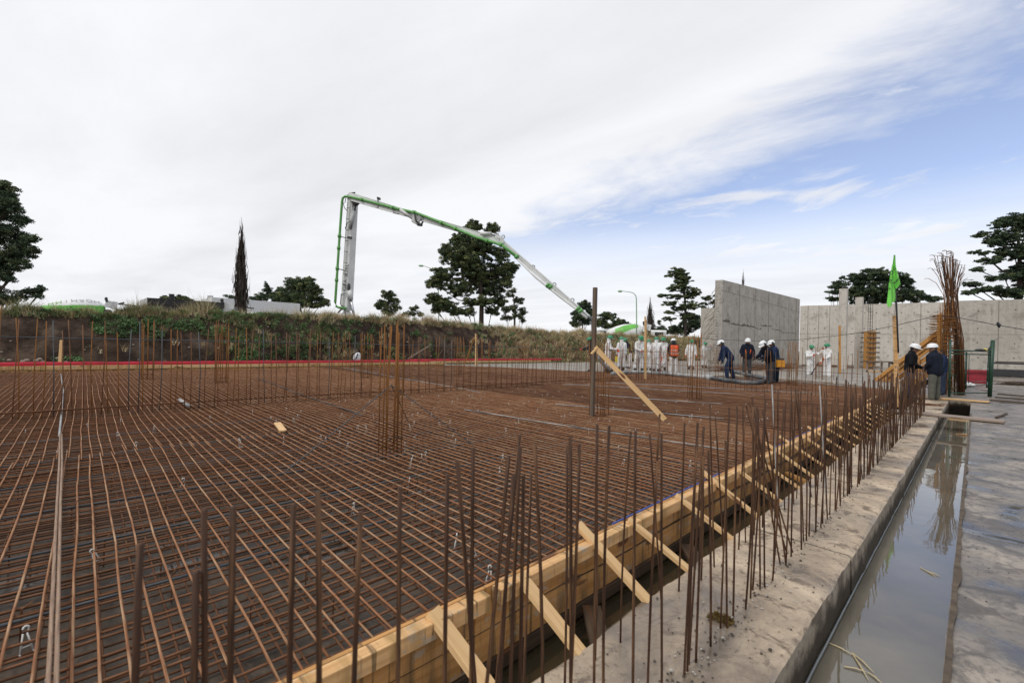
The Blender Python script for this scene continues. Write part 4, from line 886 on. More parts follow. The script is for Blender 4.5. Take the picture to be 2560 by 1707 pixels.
# pebbles, dirt heaps along the starter bars
mb = MB()
for i in range(900):
    if i < 620: s = 1.2 + 9 * random.random() ** 1.6; t = .87 + random.gauss(0, .045)
    else: s = 1.0 + 8 * random.random() ** 1.4; t = random.uniform(.62, 1.26)
    r = random.uniform(.002, .008) * (1.4 if random.random() < .08 else 1); mb.ell(W3(s, t, .004 + r * .3), (r, r * random.uniform(.6, 1), r * .6), nu=6, nv=4, mi=random.choice((0, 0, 0, 1)))
mb.build('grit', [plain('dark_grit', (.075, .062, .05), .9), plain('pale_grit', (.42, .39, .35), .9)], kind='stuff', label='dark grit and crumbs scattered round the starter bars', cat='grit')
mb = MB()
for i in range(420):
    s = .6 + 14 * random.random() ** 1.3; t = .05 - 2.2 * random.random() ** 1.5; r = random.uniform(.002, .007); mb.ell(W3(s, t, .004 + r * .3), (r, r * random.uniform(.6, 1), r * .6), nu=6, nv=4)
mb.build('floor_grit', plain('floor_grit', (.06, .05, .042), .9), kind='stuff', label='dark crumbs scattered over the wet concrete floor', cat='grit')
mb = MB()
for (x, y) in ((1815, 1553), (1790, 1545)):
    c = G(x, y, 0)
    for i in range(240): a = RNG.normal(0, 1, 3); a /= np.linalg.norm(a); a[2] = abs(a[2]); p = c + a * np.array((.035, .03, .022)); mb.add([p, p + RNG.normal(0, .008, 3), p + RNG.normal(0, .008, 3)], np.array([[0, 1, 2]]))
mb.build('moss', leaf('brown_moss', (.12, .075, .015)), kind='stuff', label='brown moss tufts at the foot of the starter bars', cat='moss')

# ================================================================== VEGETATION ON THE BANK
def blades(mb, base, n, h, w, spread, mats_n, lean=.5, mi=None):
    """n bent grass blades rooted round base, as narrow two part strips"""
    a = RNG.uniform(0, 6.283, n); rr = spread * np.sqrt(RNG.random(n)); H = h * RNG.uniform(.55, 1.15, n)
    b = np.asarray(base) + np.stack((rr * np.cos(a), rr * np.sin(a), -.03 * np.ones(n)), -1)
    la = RNG.uniform(0, 6.283, n); ll = lean * RNG.random(n)
    d = np.stack((np.cos(la) * ll, np.sin(la) * ll, np.ones(n)), -1); side = np.stack((-np.sin(a * 3), np.cos(a * 3), np.zeros(n)), -1) * (w / 2)
    m1 = b + d * H[:, None] * .55; d2 = d.copy(); d2[:, :2] *= 2.4; m2 = m1 + d2 * H[:, None] * .5
    V = np.stack((b - side, b + side, m1 + side * .8, m1 - side * .8, m2 + side * .15, m2 - side * .15), 1).reshape(-1, 3)
    k = np.arange(n)[:, None] * 6
    f = np.concatenate((k + np.array((0, 1, 2, 3)), k + np.array((3, 2, 4, 5))))
    mm = RNG.choice(mats_n, n) if mi is None else np.full(n, mi)
    mb.add(V, f, np.concatenate((mm, mm)))
def leaves(mb, c, n, rad, size, mats_n, flat=.7, asp=.5):
    u = RNG.normal(0, 1, (n, 3)); u /= np.linalg.norm(u, axis=1)[:, None]; p = np.asarray(c) + u * (RNG.random((n, 1)) ** .4) * np.asarray(rad)
    a = RNG.normal(0, 1, (n, 3)); a[:, 2] *= flat; a /= np.linalg.norm(a, axis=1)[:, None]; b = np.cross(a, RNG.normal(0, 1, (n, 3))); b /= np.linalg.norm(b, axis=1)[:, None]
    S = size * RNG.uniform(.6, 1.3, (n, 1)); a *= S; b *= S * asp
    V = np.stack((p - a * .5, p + b * .5, p + a * .5, p - b * .5), 1).reshape(-1, 3)
    mb.add(V, np.arange(n)[:, None] * 4 + np.arange(4), RNG.choice(mats_n, n) if not np.isscalar(mats_n) else np.full(n, mats_n))
def cover(s, h):       # (green weeds, dry grass) at a spot of the bank's face
    x = n2d(s * .9, h * 2.4, 31); y = n2d(s * .5, h * 1.6, 57)
    s = s + 3.2 * x * (1 if s > 9 else .35)
    if h > .92: g, d = (.25 + y, .6 - .5 * x)
    elif s < .4: g, d = ((.3 + x) * .5 if h < .18 else max(0, x - .28) * 1.2, .0)
    elif s < 2.4: g, d = (.9 if h > .58 else max(0, x - .1) * 1.2, .02)
    elif s < 4.2: g, d = (.75 if h > .62 and s > 3.2 else max(0, x - .12) * 1.5, .03 + (h > .8) * .3)
    elif s < 10.0: g, d = (.52 + 1.0 * x, .24 + .8 * y)
    elif s < 12.3: g, d = (.35 + .9 * x, .25 + .6 * y)
    elif s < 21: g, d = (max(0, x - .1) if h > .2 else .25 + x, .015 if h > .22 else .15)
    else: g, d = (.26 + 1.1 * y, .8 - .5 * y)
    return g, d
gr = MB(); wd = MB(); wild = [0, 1, 2]
def pick_dry(s): return RNG.choice((0, 1, 3, 2), p=(.42, .22, .26, .10)) if s > 9 else RNG.choice((0, 1, 3, 2), p=(.2, .28, .1, .42))
s = -6.0
while s < 62:                      # crest fringe
    far = max(1, s / 14); c = bank(s, random.uniform(.93, 1.0)) + V3 * random.uniform(-.05, .9); c[2] = zc(s) - .06 if ST(c)[1] > T0 + wf(s) else c[2]
    hh = random.uniform(.18, .50) * (1.15 if 12 < s < 20 or 1.5 < s < 4 else .9)
    hh *= max(.35, .95 + 1.5 * n2d(s * .9, 77) + .6 * n2d(s * 3.1, 12))
    if 4.6 < s < 8.6 and random.random() < .8: leaves(wd, c + Z3 * .07, 40, (.2, .2, .14), .06, [0, 1, 1, 2])
    elif s < 1.5 and random.random() < .45: blades(gr, c, 24, hh, .018, .13, [2], .5, 2); 
    else: blades(gr, c, int(random.uniform(12, 24)), hh, .017 * far ** .7, .14, 4, .6, pick_dry(s))
    if random.random() < .35: blades(gr, c + V3 * .2, 6, hh * 1.5, .011 * far ** .7, .15, 4, .35, 3)
    s += .017 * far ** .8
N = 0
while N < 6200:
    s = -6 + 62 * random.random() ** 1.5; h = random.random() ** .9; g, d = cover(s, h); c = bank(s, h); far = max(1, s / 12); N += 1
    if random.random() < g:
        if random.random() < .8: leaves(wd, c + Z3 * .06 - V3 * .05, int(34 / far ** .5) + 10, (.17 * far ** .5, .15, .15), .075 * far ** .5, [0, 0, 1, 1, 2])
        else: leaves(wd, c + Z3 * .05, 20, (.12, .12, .1), .045 * far ** .5, [1, 2, 3])
    if random.random() < d: blades(gr, c - V3 * .03, int(16), random.uniform(.16, .36) * (1.1 if s > 21 else .9), .017 * far ** .6, .12 * far ** .4, 4, .75, pick_dry(s))
for i in range(900):               # foot of the bank
    s = -5 + 40 * random.random() ** 1.3; c = W3(s, T0 - .1 + random.uniform(-.3, .15), .16); far = max(1, s / 12)
    if random.random() < .55: leaves(wd, c + Z3 * .07, 26, (.16, .14, .13), .05 * far ** .4, [0, 1, 1, 2, 3])
    else: blades(gr, c, 9, .22, .01 * far ** .5, .12, 4, .7, pick_dry(s))
for i in range(95):                # leafy shrubs on the bank
    s = -5 + 34 * random.random() ** 1.25; h = random.choice((1, 1, .97, .8, .65, .5, .3, .1)); g, d = cover(s, min(h, .9))
    if h < .96 and random.random() > g * 1.1: continue
    c = bank(s, h) + V3 * (.3 * random.random() if h > .95 else -.08); r = random.uniform(.14, .34); far = max(1, s / 13)
    mm = random.choice(([0, 0, 1], [1, 1, 2], [0, 1, 2], [1, 2, 3]))
    for j in range(6): leaves(wd, c + np.array((random.uniform(-r, r), random.uniform(-r, r) * .7, r * random.uniform(.1, .9))), 46, (r * .55, r * .5, r * .42), .062 * far ** .5, mm)
gr.build('dry_grass', DRYG, org=W3(10, 24, 2), kind='stuff', label='dry straw coloured grass along the crest and slope of the bank', cat='grass')
wd.build('weeds', WEEDL, org=W3(8, 24, 1.5), kind='stuff', label='low green weeds growing over the dark soil bank', cat='weeds')
mb = MB()
for i in range(70):
    s = -5 + 28 * random.random(); p = bank(s, random.random()) - V3 * .02; r = random.uniform(.02, .06); mb.ell(p, (r, r, r * .6), nu=6, nv=4)
mb.build('bank_stones', plain('pale_stone', (.30, .27, .23), .9), kind='stuff', label='small pale stones and litter showing on the soil bank', cat='stones')

# ================================================================== TREES
def tree(name, label, D, base, blobs, mats, leafsz, dens=1.0, trunk=None, tr=.25, zb=None, group=None, clump=.28, flat=.6, asp=.42, limbs=True, fill=.55, strip=False, twig=0):
    k = D / F; bp = atD(base[0], base[1], D); z0 = zt(ST(bp)[1]) if zb is None else zb; bp[2] = z0
    root = thing(name, label, 'tree', bp, group); cr_ = MB(); cents = []
    for (cx, cy, rx, ry, *dz_) in blobs:
        c = atD(cx, cy, D); RX, RY = rx * k, ry * k; RD = RX * .8
        c = c + np.array((0, (dz_[0] if dz_ else random.uniform(-.45, .45)) * RD * 1.3, 0)); cents.append((c, RX, RY))
        vol = RX * RY; rc = clump * (D / 40) ** .25
        ncl = max(3, int(dens * 6 * vol / (rc * rc)))
        for i in range(ncl):
            u = RNG.normal(0, 1, 3); u /= np.linalg.norm(u); q_ = c + u * np.array((RX, RD, RY)) * (random.random() ** fill) * .92
            r_ = rc * random.uniform(.55, 1.25); sh = int(RNG.choice(3, p=(.38, .42, .20)))
            nl = int(76 * (r_ / rc))
            if strip:
                n = 9; p = q_ + RNG.normal(0, 1, (n, 3)) * np.array((RX * .35, RX * .35, .5)); L = RNG.uniform(.5, 1.2, (n, 1)); a = np.column_stack((RNG.normal(0, .10, n), RNG.normal(0, .10, n), np.ones(n))) * L
                p = p - a * .55; b = np.column_stack((np.cos(RNG.uniform(0, 6.3, n)), np.sin(RNG.uniform(0, 6.3, n)), np.zeros(n))) * .022
                V = np.stack((p - b, p + b, p + a + b * .3, p + a - b * .3), 1).reshape(-1, 3); cr_.add(V, np.arange(n)[:, None] * 4 + np.arange(4), np.full(n, sh))
            else: leaves(cr_, q_, nl, (r_, r_, r_ * flat), leafsz * 1.10, sh, .9, asp)
    cr_.build('crown', mats, root)
    tk = MB(); P = [bp - Z3 * .2]
    if trunk:
        for (x, y) in trunk: P.append(atD(x, y, D))
    else:
        top = min(blobs, key=lambda b: b[1]); P += [bp * .5 + atD(base[0], (base[1] + top[1]) / 2, D) * .5, atD(top[0], top[1], D)]
    P = np.array(P); n = len(P); tk.tube(P, np.linspace(tr, tr * .18, n), 8)
    if limbs:
        for (c, RX, RY) in cents:
            f = random.uniform(.25, .8); i = min(n - 2, int(f * (n - 1))); lo_ = [p for p in P if p[2] < c[2] - .2]
            a = lo_[-1] if lo_ else P[1]; 
            if np.linalg.norm(a - c) > .3:
                mid = (a + c) / 2 + np.array((0, 0, -.12 * np.linalg.norm(a - c)))
                tk.tube([a, mid, c, c + (c - a) * .08], [tr * .26, tr * .18, tr * .09, .008], 5)
                for j in range(3): e = c + np.array((random.uniform(-1, 1) * RX * .8, random.uniform(-1, 1) * RX * .6, random.uniform(-.4, .9) * RY)); tk.tube([mid * .3 + c * .7, (c + e) / 2, e], [tr * .08, tr * .05, .006], 4)
    tk.build('trunk', BARK, root, smooth=True)
    return root
tree('pine_tree', 'big dark pine with open lower branches behind the pump boom', 46, (1204, 800), [(1181, 568, 26, 20, 0), (1172, 578, 22, 18), (1228, 578, 22, 22), (1150, 602, 32, 24), (1195, 615, 60, 34, 0), (1250, 640, 26, 24), (1125, 636, 32, 32), (1185, 668, 62, 40, 0), (1255, 678, 38, 26), (1110, 690, 38, 24), (1277, 668, 22, 18), (1088, 710, 30, 16), (1150, 720, 46, 24, 0), (1222, 718, 46, 24), (1085, 750, 26, 20), (1118, 762, 34, 20), (1250, 748, 20, 20), (1180, 755, 26, 12), (1230, 776, 22, 13), (1140, 780, 24, 12), (1170, 778, 24, 12), (1215, 755, 34, 16), (1265, 705, 22, 18), (1205, 690, 50, 26, .6), (1160, 650, 40, 30, -.6), (1090, 776, 14, 10)],
     PINEL, .17, .95, [(1204, 760), (1201, 700), (1196, 640), (1188, 575)], .30)
tree('pine_tree', 'small pale green pine right of the big pine', 44, (1287, 812), [(1279, 732, 13, 13), (1295, 752, 17, 13), (1275, 770, 21, 12), (1302, 780, 18, 13), (1268, 795, 17, 9), (1308, 797, 14, 9), (1288, 790, 15, 10), (1262, 778, 10, 8)], LIGHTL, .15, .62, [(1287, 780), (1284, 745), (1280, 722)], .12)
tree('pine_tree', 'small round topped pine standing right of the pump mast', 50, (968, 795), [(972, 737, 19, 14), (986, 750, 18, 13), (956, 758, 20, 12), (990, 768, 14, 10), (966, 774, 20, 11), (946, 764, 11, 8), (975, 783, 18, 8)], PINEL, .16, .85, None, .15)
tree('small_tree', 'tiny bushy pine between the round topped pine and the big pine', 50, (1036, 800), [(1037, 772, 13, 10), (1030, 784, 17, 8), (1048, 786, 12, 7), (1012, 786, 12, 6)], PINEL, .15, .8, None, .08)
tree('pine_tree', 'dense round dark pine behind the white building end', 58, (760, 790), [(730, 710, 32, 22), (766, 710, 28, 21), (790, 733, 24, 22), (745, 738, 50, 24, 0), (806, 756, 19, 13), (700, 733, 20, 18), (770, 758, 46, 14, 0), (722, 752, 36, 14)], PINEL, .18, 1.0, None, .25)
tree('conifer_tree', 'dark pointed conifer left of the dense round pine', 58, (666, 780), [(666, 712, 6, 10), (666, 724, 12, 9), (668, 736, 22, 9), (656, 745, 30, 9), (640, 748, 18, 8), (688, 744, 20, 12)], DARKL, .16, 1.0, None, .15, flat=.35)
tree('small_tree', 'low dark bush showing just left of the bare poplar', 60, (575, 770), [(575, 741, 10, 5), (584, 746, 10, 6)], DARKL, .15, 1.0, None, .06)
tree('poplar_tree', 'slim bare brown poplar standing alone on the bank', 31, (601, 790), [(605.5, 600, 2.5, 16), (604.5, 618, 5, 18), (603.5, 640, 8, 22), (602, 670, 10.5, 24), (601, 700, 12, 24), (601, 730, 13, 24), (601, 755, 12.5, 18)], POPL, .1, 1.9, None, .12, limbs=False, strip=True, clump=.26)
tree('pine_tree', 'large dark pine cut by the left edge of the photo', 30, (-30, 800), [(-15, 470, 40, 22), (12, 472, 30, 22), (28, 492, 22, 20), (-10, 520, 60, 35, 0), (40, 520, 22, 22), (50, 552, 22, 18), (5, 580, 58, 34, 0), (78, 598, 20, 18), (44, 625, 40, 26), (-20, 650, 60, 45, 0), (48, 662, 24, 18), (15, 690, 26, 14), (72, 626, 18, 10), (30, 700, 16, 8), (62, 728, 34, 9), (98, 722, 15, 8), (40, 744, 42, 8), (88, 741, 18, 6), (-40, 735, 40, 30), (15, 752, 30, 6)], DARKL, .13, 1.05, [(-28, 740), (-25, 650), (-18, 560), (-5, 480)], .34)
tree('pine_tree', 'tall layered pine left of the narrow pale wall', 62, (1714, 850), [(1690, 678, 22, 10, 0), (1700, 688, 26, 12), (1708, 702, 28, 11, 0), (1672, 690, 14, 5), (1700, 720, 38, 11, 0), (1664, 738, 20, 5), (1722, 738, 28, 12), (1690, 742, 26, 7), (1672, 760, 25, 7), (1722, 764, 28, 12), (1675, 781, 20, 5), (1700, 770, 22, 8), (1673, 798, 19, 6), (1725, 790, 24, 13), (1736, 730, 14, 10)], PINEL, .19, .9, [(1714, 790), (1712, 740), (1705, 700), (1690, 672)], .22, flat=.38)
tree('pine_tree', 'loose branched pine just behind the narrow pale wall', 64, (1775, 850), [(1769, 745, 16, 8), (1785, 755, 15, 8), (1798, 765, 12, 7), (1762, 762, 14, 11), (1790, 738, 8, 5), (1775, 775, 18, 8)], PINEL, .19, .6, None, .2, flat=.45)
tree('pine_tree', 'dark pine half hidden behind the dark wooden post', 60, (1455, 850), [(1461, 764, 17, 14), (1446, 788, 19, 16), (1466, 798, 21, 18), (1440, 808, 14, 12), (1476, 780, 12, 14)], DARKL, .19, 1.0, None, .2)
tree('pine_tree', 'spreading dark pine right of the dark wooden post', 64, (1520, 850), [(1518, 790, 24, 12), (1500, 806, 20, 14), (1546, 806, 25, 12), (1570, 815, 24, 9), (1530, 815, 30, 10), (1585, 822, 14, 8)], PINEL, .19, 1.0, None, .2)
tree('cypress_tree', 'slender dark cypress right of the tall pale stake', 58, (1626, 850), [(1625, 766, 1.5, 10), (1625, 782, 4.5, 13), (1626, 802, 7.5, 15), (1626, 822, 9, 14), (1626, 838, 9, 10)], POPL, .1, 3.0, None, .1, limbs=False, strip=True, clump=.3)
tree('small_tree', 'short pointed conifer beside the slender cypress', 70, (1650, 850), [(1648, 808, 3, 8), (1651, 820, 12, 9), (1644, 826, 10, 6)], DARKL, .19, 1.1, None, .1)
tree('hedge_tree', 'low broad dark tree under the tall layered pine', 68, (1700, 860), [(1688, 822, 26, 11), (1722, 812, 28, 16), (1738, 802, 18, 18), (1662, 828, 20, 7), (1705, 828, 36, 9)], DARKL, .2, 1.1, None, .2)
tree('pine_tree', 'broad round pine rising behind the pale wall and columns', 62, (2185, 850), [(2185, 686, 42, 20, 0), (2150, 698, 32, 18), (2226, 694, 34, 18), (2262, 702, 22, 20), (2275, 728, 15, 16), (2185, 726, 60, 26, 0), (2240, 738, 44, 18), (2135, 733, 28, 18), (2200, 750, 70, 12)], DARKL, .19, 1.0, None, .3, zb=-.3)
tree('conifer_tree', 'ragged pointed conifer left of the broad round pine', 60, (2100, 850), [(2103, 694, 5, 8), (2098, 706, 12, 6), (2090, 718, 18, 7), (2086, 732, 22, 7), (2082, 746, 22, 8), (2106, 725, 14, 18), (2072, 730, 9, 3), (2078, 716, 8, 3)], DARKL, .18, .95, None, .15, zb=-.3, flat=.4)
tree('small_tree', 'low dark tree showing above the wall left of the rebar fan', 62, (2315, 850), [(2297, 736, 13, 10), (2315, 746, 19, 8), (2336, 747, 17, 8), (2292, 750, 20, 7)], DARKL, .18, 1.0, None, .12, zb=-.3)
tree('pine_tree', 'large dark pine cut by the right edge of the photo', 48, (2545, 850), [(2535, 552, 36, 22, 0), (2492, 562, 26, 16), (2455, 586, 20, 9), (2520, 592, 50, 22, 0), (2478, 608, 26, 11), (2445, 632, 24, 7), (2535, 630, 50, 22, 0), (2468, 652, 34, 9), (2436, 676, 20, 7), (2560, 680, 50, 28, 0), (2500, 694, 42, 11), (2424, 710, 24, 8), (2460, 724, 38, 9), (2416, 732, 16, 8), (2520, 733, 48, 13), (2600, 640, 60, 70), (2590, 720, 50, 30), (2575, 560, 30, 24)], DARKL, .17, 1.0, [(2548, 760), (2550, 690), (2548, 620), (2540, 555)], .36, zb=-.3, flat=.42)
tree('cypress_tree', 'cypress tip peeping over the tall dark wall panel', 70, (1858, 850), [(1858, 700, 1.6, 8), (1858.5, 713, 3.2, 10), (1859, 735, 5, 16), (1859, 770, 6, 25)], POPL, .1, 1.6, None, .1, zb=-.3, limbs=False, strip=True, clump=.3)
tree('small_tree', 'low round trees behind the black roofed building', 75, (435, 790), [(412, 745, 13, 6), (452, 744, 16, 7), (435, 749, 30, 5), (470, 749, 9, 4)], PINEL, .2, 1.0, None, .15)

# ================================================================== BUILDINGS, LAMPS, TRUCKS BEYOND THE BANK
def bld(name, label, cA, cB, cC, D, DB, DC, fas, matl, matr, wall_):
    A1, B1, C1 = atD(*cA, D), atD(*cB, DB), atD(*cC, DC); z = A1[2]; B1[2] = z; C1[2] = z; zb = zt(ST(A1)[1]); D1 = B1 + C1 - A1
    g = thing(name, label, 'building', (A1[0], A1[1], zb)); m = MB(); 
    def q4(a, b, za, zb_, mi): m.add([(*a[:2], za), (*b[:2], za), (*b[:2], zb_), (*a[:2], zb_)], np.array([[0, 1, 2, 3]]), mi)
    lo_ = z - fas
    q4(B1, A1, z, lo_, 0); q4(A1, C1, z, lo_, 1); q4(C1, D1, z, lo_, 1); q4(D1, B1, z, lo_, 0); m.add([A1, C1, D1, B1], np.array([[0, 1, 2, 3]]), 1)
    m.add([(*p[:2], lo_) for p in (A1, B1, D1, C1)], np.array([[0, 1, 2, 3]]), 1); m.build('roof', [matl, matr], g)
    cc_ = (A1 + D1) / 2; sh = lambda p: cc_ + (p - cc_) * .96; m = MB(); a, b, c, d = (sh(p) for p in (A1, B1, C1, D1))
    for p, q_ in ((b, a), (a, c), (c, d), (d, b)): q4(p, q_, lo_ + .02, zb - .3, 0)
    m.build('wall', wall_, g); return g, A1, B1, C1
g, A1, B1, C1 = bld('flat_building', 'low building with a black roof band and grey end behind the bank', (368, 744), (350, 751), (561, 757), 40, 43.2, 43.5, .56, BGREY, BBLACK, BBLACK)
mb = MB(); p = atD(429, 748, 43.5); mb.lathe([(.22, 0), (.22, .55), (.24, .55), (.24, .60), (.0, .60)], p - Z3 * .1, np.eye(3), 16); mb.build('chimney', BBLACK, g, smooth=False)
g, A1, B1, C1 = bld('flat_building', 'long plain white building behind the bare poplar', (530, 743), (503, 748), (750, 759), 48.6, 52, 54.3, 5.0, BWHITE, BWHITE, BWHITE)
mb = MB(); p = atD(526, 744, 50); mb.box(p, (.4, .4, .45)); mb.build('chimney', BGREY, g)
def lamp(label, pts, D, base, head, back):
    bpt = atD(*base, D); bpt[2] = zt(ST(bpt)[1]); g = thing('street_lamp', label, 'street lamp', bpt)
    mb = MB(); P = [bpt] + [atD(x, y, D) for x, y in pts]; mb.tube(P, np.linspace(.075, .035, len(P)), 8); mb.build('pole', LAMPG, g, smooth=True)
    mb = MB(); a, b = atD(*head[0], D), atD(*head[1], D); d = b - a; mb.tube([a, a + d * .3, a + d * .7, b], [.03, .12, .14, .03], 8); mb.build('lamp_head', LAMPG, g, smooth=True)
lamp('green street lamp arching over left of the big pine', [(1097, 780), (1095.5, 700), (1093, 684), (1087, 675), (1080, 672), (1060, 665)], 56, (1097, 800), ((1060, 665), (1046, 664)), 0)
lamp('pale street lamp arching above the white and green drum', [(1591.5, 800), (1591, 748), (1589.5, 739), (1584, 733), (1575, 730), (1557, 728)], 52, (1592, 840), ((1557, 728), (1544, 728)), 0)

def mixer(label, c, dirx, band, stripe, txt=None, sc=1.0, chute=True):
    """truck mixer; c ground point under the drum's middle, dirx unit vector rear -> front"""
    X = np.array(dirx, float); X /= np.linalg.norm(X); Yv = np.array((X[1], -X[0], 0)); Yv = -Yv if Yv @ c > 0 else Yv     # Yv faces the camera
    P = lambda a, b, h: np.asarray(c) + (X * a + Yv * b + Z3 * h) * sc
    g = thing('concrete_mixer_truck', label, 'truck', c)
    ax = X * math.cos(R(4)) + Z3 * math.sin(R(4)); e2 = np.cross(Yv, ax); o = P(-2.6, 0, 2.35); th = np.arange(72) * 2 * np.pi / 72
    prof = [(.02, .0), (.50, 0), (.62, .35), (1.02, 1.5), (1.22, 2.4), (1.22, 3.7), (1.02, 4.6), (.62, 5.05), (.02, 5.08)]; zq = np.concatenate(([0, .001], np.linspace(.05, 5.05, 50), [5.08])); prof = [(float(np.interp(z, [p[1] for p in prof[1:]], [p[0] for p in prof[1:]])) if 0 < z < 5.07 else .02, float(z)) for z in zq]
    V = np.array([o + (ax * z + r * (Yv * np.cos(t) + e2 * np.sin(t))) * sc for r, z in prof for t in th]).reshape(-1, 3); mb = MB(); n = 72
    i = np.arange(len(prof) - 1)[:, None] * n; j = np.arange(n)[None]; j2 = (j + 1) % n; f = np.stack((i + j, i + j2, i + n + j2, i + n + j), -1).reshape(-1, 4)
    hz = V[f].mean(1); hz = (hz[:, 2] - o[2] - (hz - o) @ ax / sc * ax[2] * sc) / sc
    if stripe == 'low': mi = (hz < .48).astype(int)
    else:
        ang = np.arctan2((hz), ((V[f].mean(1) - o) @ Yv) / sc); zz_ = ((V[f].mean(1) - o) @ ax) / sc; k_ = ang - .62 - (zz_ - 2.9) * .28; mi = ((np.abs(k_) < .46) & (zz_ > 1.3) & (zz_ < 4.4)).astype(int)
    mb.add(V, f, mi); mb.build('drum', [DRUMW, band], g, smooth=True)
    mb = MB(); mb.beam(P(-3.4, 0, 1.05), P(5.2, 0, 1.05), .9 * sc, .3 * sc); mb.beam(P(2.2, 0, 1.9), P(2.9, 0, 1.9), 1.6 * sc, 1.7 * sc); mb.beam(P(-2.9, 0, 1.9), P(-2.5, 0, 1.9), 1.0 * sc, 1.6 * sc); mb.build('chassis', DARKM, g)
    mb = MB(); mb.beam(P(3.4, 0, 1.95), P(5.4, 0, 1.95), 2.3 * sc, 2.0 * sc, ch=.1); mb.build('cab', DRUMW, g)
    mb = MB(); mb.beam(P(5.41, 0, 2.3), P(5.43, 0, 2.3), 1.9 * sc, .8 * sc); mb.beam(P(3.9, 1.155, 2.3), P(5.0, 1.155, 2.3), .02, .7 * sc); mb.build('window', GLASS, g)
    mb = MB(); mb.beam(P(2.55, .55, 3.0), P(2.75, .6, 3.75), .5 * sc, .6 * sc, X); mb.beam(P(3.1, .2, 2.9), P(3.25, .2, 3.7), .9 * sc, .5 * sc, X); mb.build('water_tank', DRUMW, g)
    mb = MB(); mb.ell(P(2.45, .8, 3.95), (.16 * sc, .14 * sc, .2 * sc)); mb.ell(P(2.5, .8, 3.72), (.15, .14, .15)); mb.build('mirror', DARKM, g)
    mb = MB(); mb.beam(P(3.5, .5, 3.45), P(4.0, .5, 3.65), .16, .2); mb.beam(P(3.6, .5, 3.45), P(5.2, .5, 3.35), .1, .12); mb.build('roof_rack', DARKM, g)
    for k in (-2.6, -1.4, 2.4, 4.4):
        for sgn in (-1, 1):
            mb = MB(); mb.lathe([(.2, -.16), (.5, -.16), (.52, -.1), (.52, .1), (.5, .16), (.2, .16)], P(k, sgn * 1.0, .52), [X, Z3, Yv], 20); w = mb.build('wheel', CLADDING, g)
            mb = MB(); mb.lathe([(.26, -.17), (.2, -.12), (.2, .12), (.26, .17)], P(k, sgn * 1.0, .52), [X, Z3, Yv], 14); mb.build('rim', GREYP, w)
    mb = MB(); mb.lathe([(.25, -.35), (.5, .35)], P(-2.75, 0, 2.3), [X * sc, Yv * sc, Z3 * sc], 14); mb.build('hopper', DRUMW, g)
    if chute:
        mb = MB(); a, b = P(-2.3, .2, 2.85), P(-5.6, .5, 2.70); mb.tube([a, (a + b) / 2, b], .2 * sc, 10); mb.build('chute', DRUMW, g, smooth=True)
    if txt:
        for i, chh in enumerate(txt):
            zz_ = 4.35 - .60 * i; r = np.interp(zz_, [p[1] for p in prof], [p[0] for p in prof]); dr = np.interp(zz_ + .1, [p[1] for p in prof], [p[0] for p in prof]) - np.interp(zz_ - .1, [p[1] for p in prof], [p[0] for p in prof])
            t = R(58); pos = o + (ax * zz_ + (r + .015) * (Yv * math.cos(t) + e2 * math.sin(t))) * sc; dn = -(-Yv * math.sin(t) + e2 * math.cos(t)); tan = -(ax + (Yv * math.cos(t) + e2 * math.sin(t)) * dr / .2)
            if e2[2] < 0: t = -t; pos = o + (ax * zz_ + (r + .015) * (Yv * math.cos(t) + e2 * math.sin(t))) * sc; dn = (-Yv * math.sin(t) + e2 * math.cos(t)) ; tan = -(ax + (Yv * math.cos(t) + e2 * math.sin(t)) * dr / .2)
            lettering(chh, .72 * sc, frame(pos, tan, dn), LETG if i < 5 else LETGR, g)
    return g
c = atD(188, 800, 50); c[2] = 1.75; vd = c[:2] / np.linalg.norm(c[:2]); mixer('truck mixer with a white and bright green drum at the far left', c, (vd[1], -vd[0], 0), DRUMG, 'low', 'HORMIMH', 1.02, False)
c = atD(478, 800, 43); c[2] = 1.30; vd = c[:2] / np.linalg.norm(c[:2]); mixer('truck mixer with a pale green drum before the white building', c, (vd[1] + .1, -vd[0], 0), DRUMPALE, 'low', None, 1.0, False)
c = atD(1562, 850, 58); c[2] = 1.1; mixer('truck mixer with a white drum with green patches under the street lamp', c, (1, -.25, 0), DRUMG, 'patch', None, .93)

